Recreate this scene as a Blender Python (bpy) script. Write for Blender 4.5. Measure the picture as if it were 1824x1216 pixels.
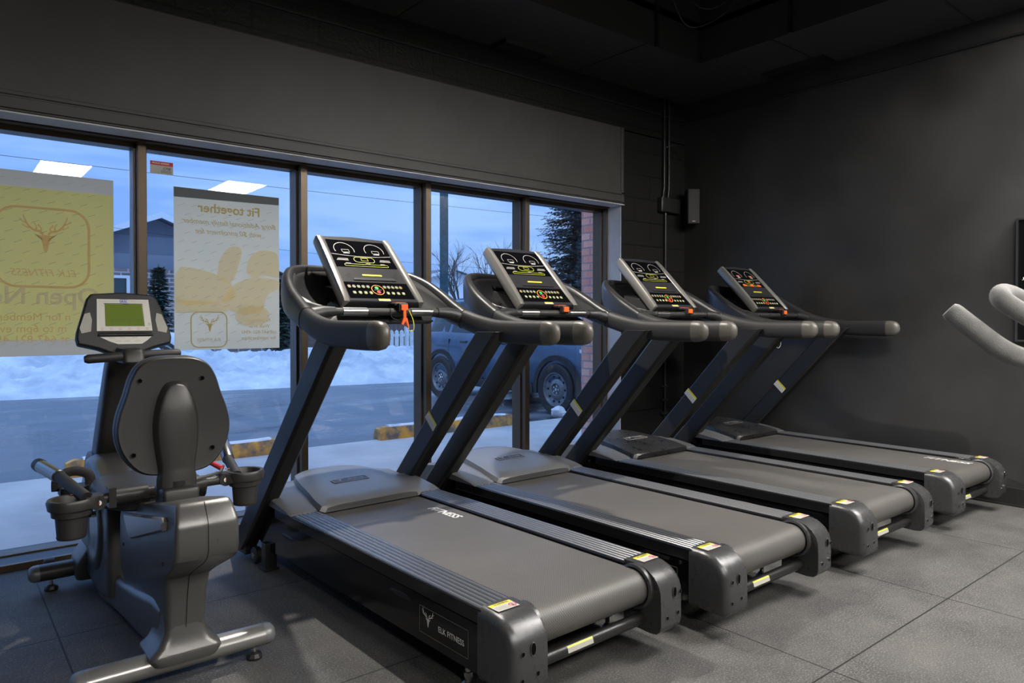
import bpy, bmesh, math, random
from mathutils import Vector, Matrix, Quaternion
random.seed(7)
S = bpy.context.scene
for o in list(bpy.data.objects): bpy.data.objects.remove(o)

# ------------------------------------------------------------------ camera
PITCH, YAW, FPX, CY = -0.0126, 0.6818, 1272.4, 587.6
cam_d = bpy.data.cameras.new('camera'); cam = bpy.data.objects.new('camera', cam_d)
S.collection.objects.link(cam); S.camera = cam
cam.location = (0, 0, 1.18)
fwd = Vector((math.sin(YAW)*math.cos(PITCH), math.cos(YAW)*math.cos(PITCH), math.sin(PITCH)))
cam.rotation_mode = 'QUATERNION'
cam.rotation_quaternion = fwd.to_track_quat('-Z', 'Y')
cam_d.sensor_width = 36; cam_d.lens = FPX/1824*36
cam_d.shift_y = -(608-CY)/1824
cam_d.clip_start = 0.02; cam_d.clip_end = 500

# ------------------------------------------------------------------ colour management
S.view_settings.view_transform = 'Standard'; S.view_settings.look = 'None'
S.view_settings.exposure = 0.0; S.view_settings.gamma = 1.0
S.view_settings.use_curve_mapping = False

# ------------------------------------------------------------------ sky (overcast winter dusk, blue, brighter overhead, soft clouds)
W = bpy.data.worlds.new('sky'); S.world = W; W.use_nodes = True
nt = W.node_tree; nt.nodes.clear()
def wn(t, **k):
    n = nt.nodes.new(t)
    for a, b in k.items(): setattr(n, a, b)
    return n
tc = wn('ShaderNodeTexCoord'); sep = wn('ShaderNodeSeparateXYZ'); nt.links.new(tc.outputs['Generated'], sep.inputs[0])
rmp = wn('ShaderNodeValToRGB'); nt.links.new(sep.outputs['Z'], rmp.inputs[0])
cr = rmp.color_ramp; cr.elements[0].position = 0.0; cr.elements[0].color = (.40, .60, .98, 1)
cr.elements[1].position = 1.0; cr.elements[1].color = (.90, 1.45, 2.4, 1)
for p_, c_ in ((.10, (.40, .66, 1.15)), (.24, (.33, .60, 1.16)), (.42, (.55, .92, 1.65))):
    e = cr.elements.new(p_); e.color = (*c_, 1)
mp = wn('ShaderNodeMapping'); mp.inputs['Scale'].default_value = (1.3, 1.3, 9); nt.links.new(tc.outputs['Generated'], mp.inputs[0])
nz = wn('ShaderNodeTexNoise'); nz.inputs['Scale'].default_value = 2.2; nz.inputs['Detail'].default_value = 6; nz.inputs['Roughness'].default_value = .55
nt.links.new(mp.outputs[0], nz.inputs[0])
r2 = wn('ShaderNodeValToRGB'); nt.links.new(nz.outputs[0], r2.inputs[0])
r2.color_ramp.elements[0].position = .42; r2.color_ramp.elements[0].color = (.62, .74, .95, 1)
r2.color_ramp.elements[1].position = .60; r2.color_ramp.elements[1].color = (1.06, 1.03, 1.0, 1)
mm = wn('ShaderNodeMix', data_type='RGBA', blend_type='MULTIPLY'); mm.inputs[0].default_value = .85
nt.links.new(rmp.outputs[0], mm.inputs[6]); nt.links.new(r2.outputs[0], mm.inputs[7])
bg = wn('ShaderNodeBackground'); bg.inputs[1].default_value = 1.0; nt.links.new(mm.outputs[2], bg.inputs[0])
wo = wn('ShaderNodeOutputWorld'); nt.links.new(bg.outputs[0], wo.inputs[0])

COL = S.collection
def lamp(name, kind, loc, power, color, size=None, sy=None, rot=(0,0,0), radius=None, spot=None):
    d = bpy.data.lights.new(name, kind); d.energy = power; d.color = color
    if kind == 'AREA':
        d.shape = 'RECTANGLE'; d.size = size; d.size_y = sy
    if radius is not None: d.shadow_soft_size = radius
    if spot: d.spot_size, d.spot_blend = spot
    o = bpy.data.objects.new(name, d); o.location = loc; o.rotation_euler = rot; COL.objects.link(o); return o
WARM = (1.0, .94, .86)
# added sun, soft and weak, high behind the building, brightening snow, car and facades
sun = lamp('fill_sun', 'SUN', (0, -10, 20), 1.0, (.55, .74, 1.0), rot=(math.radians(38), 0, math.radians(-18))); sun.data.angle = math.radians(50)
# small recessed downlight above the treadmill row (out of frame, in the soffit)
DOWNLIGHT = (1.85, 3.2, 3.12); DOWN_W = 360
# ceiling troffers: (x, y), last two added as unseen fill; emission strength
TROFFERS = [(3.5, -2.1), (1.32, -2.25), (4.98, .22), (3.3, .33), (-.75, -2.2)]
TROF_E = 70.0

# ================================================================== materials
MATS = {}
def nodes(m):
    m.use_nodes = True; return m.node_tree.nodes, m.node_tree.links
def mat(name, col, rough=.5, metal=0.0, spec=.5, bump=0, bscale=200, coat=0, var=0, vscale=6, emit=None, estr=0, btype='noise', rvar=0):
    if name in MATS: return MATS[name]
    m = bpy.data.materials.new(name); N, L = nodes(m); b = N['Principled BSDF']
    b.inputs['Base Color'].default_value = (*col, 1); b.inputs['Roughness'].default_value = rough
    b.inputs['Metallic'].default_value = metal; b.inputs['Specular IOR Level'].default_value = spec
    b.inputs['Coat Weight'].default_value = coat; b.inputs['Coat Roughness'].default_value = .08
    tcn = N.new('ShaderNodeTexCoord')
    if bump:
        t = N.new('ShaderNodeTexNoise'); t.inputs['Scale'].default_value = bscale; t.inputs['Detail'].default_value = 3
        L.new(tcn.outputs['Object'], t.inputs[0])
        bp = N.new('ShaderNodeBump'); bp.inputs['Strength'].default_value = bump; bp.inputs['Distance'].default_value = .002
        L.new(t.outputs[0], bp.inputs['Height']); L.new(bp.outputs[0], b.inputs['Normal'])
    if var or rvar:
        t = N.new('ShaderNodeTexNoise'); t.inputs['Scale'].default_value = vscale; t.inputs['Detail'].default_value = 7; t.inputs['Roughness'].default_value = .6
        L.new(tcn.outputs['Object'], t.inputs[0])
        if var:
            mx = N.new('ShaderNodeMix'); mx.data_type = 'RGBA'
            mx.inputs[6].default_value = (*[c*(1-var) for c in col], 1); mx.inputs[7].default_value = (*[min(1, c*(1+var)) for c in col], 1)
            r = N.new('ShaderNodeMapRange'); r.inputs[1].default_value = .35; r.inputs[2].default_value = .65
            L.new(t.outputs[0], r.inputs[0]); L.new(r.outputs[0], mx.inputs[0]); L.new(mx.outputs[2], b.inputs['Base Color'])
        if rvar:
            r = N.new('ShaderNodeMapRange'); r.inputs[1].default_value = .15; r.inputs[2].default_value = .85
            r.inputs[3].default_value = max(.02, rough-rvar); r.inputs[4].default_value = rough+rvar
            L.new(t.outputs[0], r.inputs[0]); L.new(r.outputs[0], b.inputs['Roughness'])
    if emit:
        b.inputs['Emission Color'].default_value = (*emit, 1); b.inputs['Emission Strength'].default_value = estr
    MATS[name] = m; return m

def floor_mat():
    m = bpy.data.materials.new('rubber_tiles'); N, L = nodes(m); b = N['Principled BSDF']
    g = N.new('ShaderNodeNewGeometry')
    big = N.new('ShaderNodeTexNoise'); big.inputs['Scale'].default_value = 3.1; big.inputs['Detail'].default_value = 11; big.inputs['Roughness'].default_value = .72
    fine = N.new('ShaderNodeTexNoise'); fine.inputs['Scale'].default_value = 150; fine.inputs['Detail'].default_value = 5; fine.inputs['Roughness'].default_value = .7
    L.new(g.outputs['Position'], big.inputs[0]); L.new(g.outputs['Position'], fine.inputs[0])
    r = N.new('ShaderNodeValToRGB'); L.new(big.outputs[0], r.inputs[0])
    r.color_ramp.elements[0].position = .36; r.color_ramp.elements[0].color = (.038, .038, .038, 1)
    r.color_ramp.elements[1].position = .66; r.color_ramp.elements[1].color = (.082, .079, .075, 1)
    sp = N.new('ShaderNodeMapRange'); sp.inputs[1].default_value = .50; sp.inputs[2].default_value = .74
    L.new(fine.outputs[0], sp.inputs[0])
    m1 = N.new('ShaderNodeMix'); m1.data_type = 'RGBA'; L.new(sp.outputs[0], m1.inputs[0]); L.new(r.outputs[0], m1.inputs[6]); m1.inputs[7].default_value = (.22, .21, .20, 1)
    # scuffs
    sc = N.new('ShaderNodeTexNoise'); sc.inputs['Scale'].default_value = 9; sc.inputs['Detail'].default_value = 5; sc.inputs['Distortion'].default_value = 1.2
    L.new(g.outputs['Position'], sc.inputs[0])
    sr = N.new('ShaderNodeMapRange'); sr.inputs[1].default_value = .66; sr.inputs[2].default_value = .80; sr.inputs[4].default_value = .35
    L.new(sc.outputs[0], sr.inputs[0])
    m2 = N.new('ShaderNodeMix'); m2.data_type = 'RGBA'; L.new(sr.outputs[0], m2.inputs[0]); L.new(m1.outputs[2], m2.inputs[6]); m2.inputs[7].default_value = (.24, .23, .22, 1)
    # seams, every .994 m in x (offset .357) and .97 m in y (offset 1.18)
    sx = N.new('ShaderNodeSeparateXYZ'); L.new(g.outputs['Position'], sx.inputs[0])
    def seam(out, off, sp_):
        a = N.new('ShaderNodeMath'); a.operation = 'SUBTRACT'; L.new(out, a.inputs[0]); a.inputs[1].default_value = off - sp_/2
        d = N.new('ShaderNodeMath'); d.operation = 'DIVIDE'; L.new(a.outputs[0], d.inputs[0]); d.inputs[1].default_value = sp_
        f = N.new('ShaderNodeMath'); f.operation = 'FRACT'; L.new(d.outputs[0], f.inputs[0])
        s_ = N.new('ShaderNodeMath'); s_.operation = 'SUBTRACT'; L.new(f.outputs[0], s_.inputs[0]); s_.inputs[1].default_value = .5
        ab = N.new('ShaderNodeMath'); ab.operation = 'ABSOLUTE'; L.new(s_.outputs[0], ab.inputs[0])
        c = N.new('ShaderNodeMath'); c.operation = 'LESS_THAN'; L.new(ab.outputs[0], c.inputs[0]); c.inputs[1].default_value = .0032/sp_
        return c
    a_, b_ = seam(sx.outputs[0], .357, .9955), seam(sx.outputs[1], 1.18, .97)
    mxm = N.new('ShaderNodeMath'); mxm.operation = 'MAXIMUM'; L.new(a_.outputs[0], mxm.inputs[0]); L.new(b_.outputs[0], mxm.inputs[1])
    m3 = N.new('ShaderNodeMix'); m3.data_type = 'RGBA'; L.new(mxm.outputs[0], m3.inputs[0]); L.new(m2.outputs[2], m3.inputs[6]); m3.inputs[7].default_value = (.008, .008, .008, 1)
    L.new(m3.outputs[2], b.inputs['Base Color'])
    b.inputs['Roughness'].default_value = .62; b.inputs['Specular IOR Level'].default_value = .35
    bp = N.new('ShaderNodeBump'); bp.inputs['Strength'].default_value = .6; bp.inputs['Distance'].default_value = .003
    L.new(fine.outputs[0], bp.inputs['Height']); L.new(bp.outputs[0], b.inputs['Normal'])
    return m

def brick_mat(name, c1, c2, mortar, bw, bh, msize, rough, offset=.5, bump=.6, axis='XZ', spec=.5, var=.3):
    m = bpy.data.materials.new(name); N, L = nodes(m); b = N['Principled BSDF']
    g = N.new('ShaderNodeNewGeometry'); sx = N.new('ShaderNodeSeparateXYZ'); L.new(g.outputs['Position'], sx.inputs[0])
    cx = N.new('ShaderNodeCombineXYZ'); L.new(sx.outputs['XYZ'.index(axis[0])], cx.inputs[0]); L.new(sx.outputs['XYZ'.index(axis[1])], cx.inputs[1])
    t = N.new('ShaderNodeTexBrick'); L.new(cx.outputs[0], t.inputs[0])
    t.offset = offset; t.inputs['Scale'].default_value = 1; t.inputs['Brick Width'].default_value = bw; t.inputs['Row Height'].default_value = bh
    t.inputs['Mortar Size'].default_value = msize; t.inputs['Mortar Smooth'].default_value = .2
    t.inputs['Color1'].default_value = (*c1, 1); t.inputs['Color2'].default_value = (*c2, 1); t.inputs['Mortar'].default_value = (*mortar, 1)
    nz_ = N.new('ShaderNodeTexNoise'); nz_.inputs['Scale'].default_value = 60; nz_.inputs['Detail'].default_value = 4; L.new(g.outputs['Position'], nz_.inputs[0])
    mr = N.new('ShaderNodeMapRange'); mr.inputs[3].default_value = 1-var; mr.inputs[4].default_value = 1+var; L.new(nz_.outputs[0], mr.inputs[0])
    mul = N.new('ShaderNodeVectorMath'); mul.operation = 'SCALE'; L.new(t.outputs[0], mul.inputs[0]); L.new(mr.outputs[0], mul.inputs['Scale'])
    L.new(mul.outputs[0], b.inputs['Base Color']); b.inputs['Roughness'].default_value = rough; b.inputs['Specular IOR Level'].default_value = spec
    inv = N.new('ShaderNodeMath'); inv.operation = 'MULTIPLY_ADD'; L.new(t.outputs['Fac'], inv.inputs[0]); inv.inputs[1].default_value = -1
    L.new(nz_.outputs[0], inv.inputs[2])
    bp = N.new('ShaderNodeBump'); bp.inputs['Strength'].default_value = bump; bp.inputs['Distance'].default_value = .004
    L.new(inv.outputs[0], bp.inputs['Height']); L.new(bp.outputs[0], b.inputs['Normal'])
    return m

def belt_mat():
    m = bpy.data.materials.new('woven_belt'); N, L = nodes(m); b = N['Principled BSDF']
    tcn = N.new('ShaderNodeTexCoord')
    ck = N.new('ShaderNodeTexChecker'); ck.inputs['Scale'].default_value = 220; L.new(tcn.outputs['Object'], ck.inputs[0])
    ck.inputs[1].default_value = (.050, .047, .044, 1); ck.inputs[2].default_value = (.098, .092, .086, 1)
    n2 = N.new('ShaderNodeTexNoise'); n2.inputs['Scale'].default_value = 3; n2.inputs['Detail'].default_value = 6; L.new(tcn.outputs['Object'], n2.inputs[0])
    mr = N.new('ShaderNodeMapRange'); mr.inputs[3].default_value = .75; mr.inputs[4].default_value = 1.25; L.new(n2.outputs[0], mr.inputs[0])
    mul = N.new('ShaderNodeVectorMath'); mul.operation = 'SCALE'; L.new(ck.outputs[0], mul.inputs[0]); L.new(mr.outputs[0], mul.inputs['Scale'])
    L.new(mul.outputs[0], b.inputs['Base Color']); b.inputs['Roughness'].default_value = .5
    bp = N.new('ShaderNodeBump'); bp.inputs['Strength'].default_value = .25; bp.inputs['Distance'].default_value = .001
    L.new(ck.outputs['Fac'], bp.inputs['Height']); L.new(bp.outputs[0], b.inputs['Normal'])
    return m

def glass_mat():
    m = bpy.data.materials.new('window_glass'); N, L = nodes(m); N.clear()
    out = N.new('ShaderNodeOutputMaterial'); tr = N.new('ShaderNodeBsdfTransparent'); gl = N.new('ShaderNodeBsdfGlossy')
    tr.inputs[0].default_value = (.97, .985, 1, 1); gl.inputs['Roughness'].default_value = 0.0
    lw = N.new('ShaderNodeLayerWeight'); lw.inputs[0].default_value = .5
    pw = N.new('ShaderNodeMath'); pw.operation = 'POWER'; L.new(lw.outputs['Facing'], pw.inputs[0]); pw.inputs[1].default_value = 5
    fr = N.new('ShaderNodeMath'); fr.operation = 'MULTIPLY_ADD'; L.new(pw.outputs[0], fr.inputs[0]); fr.inputs[1].default_value = .95; fr.inputs[2].default_value = .045
    mx = N.new('ShaderNodeMixShader'); L.new(fr.outputs[0], mx.inputs[0]); L.new(tr.outputs[0], mx.inputs[1]); L.new(gl.outputs[0], mx.inputs[2])
    L.new(mx.outputs[0], out.inputs[0]); return m

def paper_mat(name, col, tcol=None, alpha=.75):
    m = bpy.data.materials.new(name); N, L = nodes(m); N.clear()
    out = N.new('ShaderNodeOutputMaterial'); d = N.new('ShaderNodeBsdfDiffuse'); t = N.new('ShaderNodeBsdfTranslucent')
    d.inputs[0].default_value = (*col, 1); t.inputs[0].default_value = (*(tcol or col), 1)
    mx = N.new('ShaderNodeMixShader'); mx.inputs[0].default_value = alpha
    L.new(d.outputs[0], mx.inputs[1]); L.new(t.outputs[0], mx.inputs[2]); L.new(mx.outputs[0], out.inputs[0]); return m

def ground_mat(name, c1, c2, scale, rough, bump=.3, stretch=(1, 1, 1), spec=.4, rlo=None, c3=None):
    m = bpy.data.materials.new(name); N, L = nodes(m); b = N['Principled BSDF']
    g = N.new('ShaderNodeNewGeometry'); mpn = N.new('ShaderNodeMapping'); mpn.inputs['Scale'].default_value = stretch; L.new(g.outputs['Position'], mpn.inputs[0])
    t = N.new('ShaderNodeTexNoise'); t.inputs['Scale'].default_value = scale; t.inputs['Detail'].default_value = 9; t.inputs['Roughness'].default_value = .6; L.new(mpn.outputs[0], t.inputs[0])
    r = N.new('ShaderNodeValToRGB'); r.color_ramp.elements[0].position = .38; r.color_ramp.elements[1].position = .66
    r.color_ramp.elements[0].color = (*c1, 1); r.color_ramp.elements[1].color = (*c2, 1); L.new(t.outputs[0], r.inputs[0])
    if c3: e_ = r.color_ramp.elements.new(.8); e_.color = (*c3, 1)
    L.new(r.outputs[0], b.inputs['Base Color']); b.inputs['Specular IOR Level'].default_value = spec
    if rlo is not None:
        mr = N.new('ShaderNodeMapRange'); mr.inputs[1].default_value = .4; mr.inputs[2].default_value = .62; mr.inputs[3].default_value = rlo; mr.inputs[4].default_value = rough
        L.new(t.outputs[0], mr.inputs[0]); L.new(mr.outputs[0], b.inputs['Roughness'])
    else: b.inputs['Roughness'].default_value = rough
    f = N.new('ShaderNodeTexNoise'); f.inputs['Scale'].default_value = scale*25; f.inputs['Detail'].default_value = 4; L.new(g.outputs['Position'], f.inputs[0])
    bp = N.new('ShaderNodeBump'); bp.inputs['Strength'].default_value = bump; bp.inputs['Distance'].default_value = .01
    L.new(f.outputs[0], bp.inputs['Height']); L.new(bp.outputs[0], b.inputs['Normal'])
    return m

M = dict(
  floor=floor_mat(), belt=belt_mat(), glass=glass_mat(),
  block=brick_mat('painted_block', (.012,.012,.012), (.014,.014,.014), (.006,.006,.006), .406, .2032, .006, .42, axis='XZ', bump=.8, spec=.22),
  rbrick=brick_mat('red_brick', (.70,.34,.27), (.85,.56,.46), (.36,.33,.34), .21, .077, .009, .85, axis='YZ', bump=.5),
  hbrick=brick_mat('house_brick', (.30,.22,.20), (.10,.09,.10), (.45,.42,.42), .35, .12, .02, .85, axis='XZ', bump=.2),
  hwall=mat('header_paint', (.047,.0445,.0415), .5, bump=.25, bscale=40, var=.12, vscale=3),
  rwall=mat('wall_black_paint', (.028,.0275,.027), .46, bump=.15, bscale=60, var=.22, vscale=2.2, rvar=.1),
  dark=mat('room_dark_paint', (.02,.02,.02), .6, bump=.2, bscale=30),
  ceil=mat('ceiling_paint', (.040,.040,.040), .5, bump=.2, bscale=20),
  trim=mat('trim_gloss', (.02,.02,.02), .3),
  white=mat('white_reveal', (.55,.56,.58), .5, bump=.3, bscale=30, var=.08),
  frame=mat('bronze_frame', (.11,.080,.052), .38, metal=.6, rvar=.08, vscale=20),
  framed=mat('bronze_frame_dark', (.012,.010,.009), .4, metal=.3),
  plast=mat('black_plastic', (.013,.013,.014), .45, bump=.25, bscale=500),
  soft=mat('black_rubber_grip', (.020,.0195,.019), .5, bump=.35, bscale=600),
  softcap=mat('grip_end_plastic', (.085,.078,.068), .36, bump=.2, bscale=400),
  gloss=mat('gloss_black', (.006,.006,.007), .10, spec=.35, rvar=.04, vscale=8),
  rail=mat('rail_gloss', (.012,.012,.013), .14, bump=.12, bscale=260),
  railt=mat('rail_tread', (.030,.030,.032), .16, bump=.25, bscale=900),
  hole=mat('hole_black', (.002,.002,.002), .9, spec=.05),
  cap=mat('cap_plastic', (.070,.070,.072), .28, metal=.45, bump=.18, bscale=700, rvar=.05, vscale=15),
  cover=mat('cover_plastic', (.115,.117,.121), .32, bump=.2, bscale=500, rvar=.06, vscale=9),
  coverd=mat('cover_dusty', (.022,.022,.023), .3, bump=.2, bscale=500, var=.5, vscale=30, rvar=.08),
  post=mat('post_paint', (.015,.015,.015), .34, spec=.35, bump=.1, bscale=500, rvar=.05, vscale=5),
  silver=mat('silver_plastic', (.27,.26,.24), .30, metal=.55, bump=.1, bscale=300),
  chrome=mat('chrome', (.75,.74,.72), .12, metal=1),
  steel=mat('steel', (.32,.32,.32), .3, metal=1),
  face=mat('console_face', (.020,.020,.023), .55, spec=.12, bump=.1, bscale=400),
  screen=mat('console_screen', (.003,.003,.004), .08),
  ywl=mat('yellow_mark', (.62,.56,.03), .5), yln=mat('yellow_line', (.42,.44,.05), .5),
  shroud=mat('shroud_plastic', (.022,.022,.023), .34, bump=.15, bscale=500, rvar=.05, vscale=9),
  bikes=mat('bike_silver_paint', (.24,.235,.225), .28, metal=.6, bump=.08, bscale=300),
  tray=mat('tray_plastic', (.010,.010,.011), .6, spec=.15, bump=.2, bscale=500),
  rib=mat('rail_rib', (.17,.175,.185), .36, metal=.6),
  wht=mat('white_mark', (.75,.74,.70), .5), gry=mat('grey_mark', (.35,.34,.30), .5), dgr=mat('dark_mark', (.05,.05,.05), .5),
  lab=mat('label_paper', (.46,.45,.42), .5),
  org=mat('orange_plastic', (.85,.13,.02), .4), orl=mat('orange_line', (.80,.25,.03), .5), red=mat('red_mark', (.55,.02,.02), .5), grn=mat('green_mark', (.03,.35,.08), .5),
  led=mat('red_led', (.5,.03,.01), .5, emit=(1,.08,.02), estr=1.4),
  bike=mat('bike_grey_plastic', (.125,.122,.118), .30, metal=.6, bump=.15, bscale=500, rvar=.05, vscale=10),
  bikeb=mat('bike_dark_plastic', (.026,.0245,.023), .40, bump=.2, bscale=500),
  vinyl=mat('black_vinyl', (.03,.03,.031), .42, bump=.3, bscale=350),
  lcd=mat('green_lcd', (.13,.19,.015), .25), lcdd=mat('lcd_line', (.06,.09,.01), .3),
  bface=mat('bike_console_label', (.62,.60,.55), .4), blue=mat('blue_mark', (.02,.05,.45), .5),
  spk=mat('speaker_grille', (.010,.010,.010), .5, bump=.8, bscale=700),
  foam=mat('grey_foam', (.24,.235,.225), .85, bump=.5, bscale=500, var=.1, vscale=40),
  tvf=mat('panel_black', (.004,.004,.004), .2),
  panel_w=mat('troffer_diffuser', (.9,.9,.9), .5, emit=(1,.96,.91), estr=TROF_E),
  blk=mat('flat_black', (.004,.004,.004), .7),
  snow=ground_mat('snow', (.40,.43,.48), (.66,.67,.69), 1.6, .7, bump=1.0),
  road=ground_mat('asphalt', (.035,.042,.055), (.15,.165,.19), .75, .6, bump=.4, stretch=(.6, 1.7, 1), rlo=.2),
  walk=ground_mat('concrete_walk', (.42,.41,.40), (.56,.55,.53), 1.3, .8, bump=.3),
  curb=ground_mat('curb_paint', (.16,.13,.11), (.85,.42,.05), 9, .8, bump=.6, c3=(.62,.58,.50)),
  curbs=ground_mat('curb_snow', (.6,.62,.66), (.85,.87,.9), 6, .8, bump=.6),
  siding=None, roof=mat('roof_shingle', (.16,.17,.20), .8, bump=.4, bscale=20), fascia=mat('white_fascia', (.75,.77,.8), .6),
  hwin=mat('house_window', (.03,.06,.07), .1), fence=mat('fence_wood', (.13,.09,.08), .8, var=.3, vscale=12), fencew=mat('fence_white', (.6,.62,.62), .7, var=.15, vscale=10),
  pole=mat('pole_wood', (.035,.075,.09), .8, var=.25, vscale=8), bark=mat('bark', (.10,.085,.08), .9, var=.3, vscale=20), needle=mat('needles', (.035,.075,.09), .8, var=.5, vscale=3),
  needleg=mat('cedar_green', (.02,.06,.045), .8, var=.5, vscale=4),
  car=mat('car_paint', (.030,.070,.135), .28, metal=.2, coat=.6, var=.3, vscale=2.2, rvar=.1), carw=mat('car_white', (.65,.68,.72), .3, coat=.5), cglass=mat('car_glass', (.02,.03,.035), .05),
  tyre=mat('tyre', (.018,.018,.02), .7, bump=.5, bscale=80), rimm=mat('steel_rim', (.16,.17,.19), .4, metal=.3, var=.2, vscale=20), lampg=mat('lamp_lens', (.6,.65,.7), .1, metal=.3),
)
def siding():
    m = bpy.data.materials.new('siding'); N, L = nodes(m); b = N['Principled BSDF']
    g = N.new('ShaderNodeNewGeometry'); w = N.new('ShaderNodeTexWave'); w.wave_type = 'BANDS'; w.bands_direction = 'Z'; w.wave_profile = 'SAW'
    w.inputs['Scale'].default_value = .62; L.new(g.outputs['Position'], w.inputs[0])
    mx = N.new('ShaderNodeMix'); mx.data_type = 'RGBA'; L.new(w.outputs['Fac'], mx.inputs[0]); mx.inputs[6].default_value = (.17,.19,.24,1); mx.inputs[7].default_value = (.25,.27,.32,1)
    L.new(mx.outputs[2], b.inputs['Base Color']); b.inputs['Roughness'].default_value = .7; return m
M['siding'] = siding()

# ================================================================== mesh helpers
def tagit(o, label=None, cat=None, group=None, kind=None):
    if label: o['label'] = label
    if cat: o['category'] = cat
    if group: o['group'] = group
    if kind: o['kind'] = kind
    return o
def empty(name, loc=(0,0,0), rz=0, label=None, cat=None, group=None, kind=None):
    o = bpy.data.objects.new(name, None); COL.objects.link(o); o.location = loc; o.rotation_euler = (0,0,rz)
    o.empty_display_size = .1
    return tagit(o, label, cat, group, kind)

_font_cache = {}
def text_tris(s, size, bold=False, shear=0):
    k = (s, size, bold, shear)
    if k in _font_cache: return _font_cache[k]
    c = bpy.data.curves.new('t', 'FONT'); c.body = s; c.size = size; c.align_x = 'CENTER'; c.align_y = 'CENTER'; c.resolution_u = 3; c.shear = shear
    if bold: c.offset = size*.018
    o = bpy.data.objects.new('t', c); COL.objects.link(o)
    dg = bpy.context.evaluated_depsgraph_get(); dg.update()
    me = bpy.data.meshes.new_from_object(o.evaluated_get(dg))
    r = ([v.co.copy() for v in me.vertices], [tuple(p.vertices) for p in me.polygons])
    bpy.data.objects.remove(o); bpy.data.curves.remove(c); bpy.data.meshes.remove(me)
    _font_cache[k] = r; return r

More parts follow.
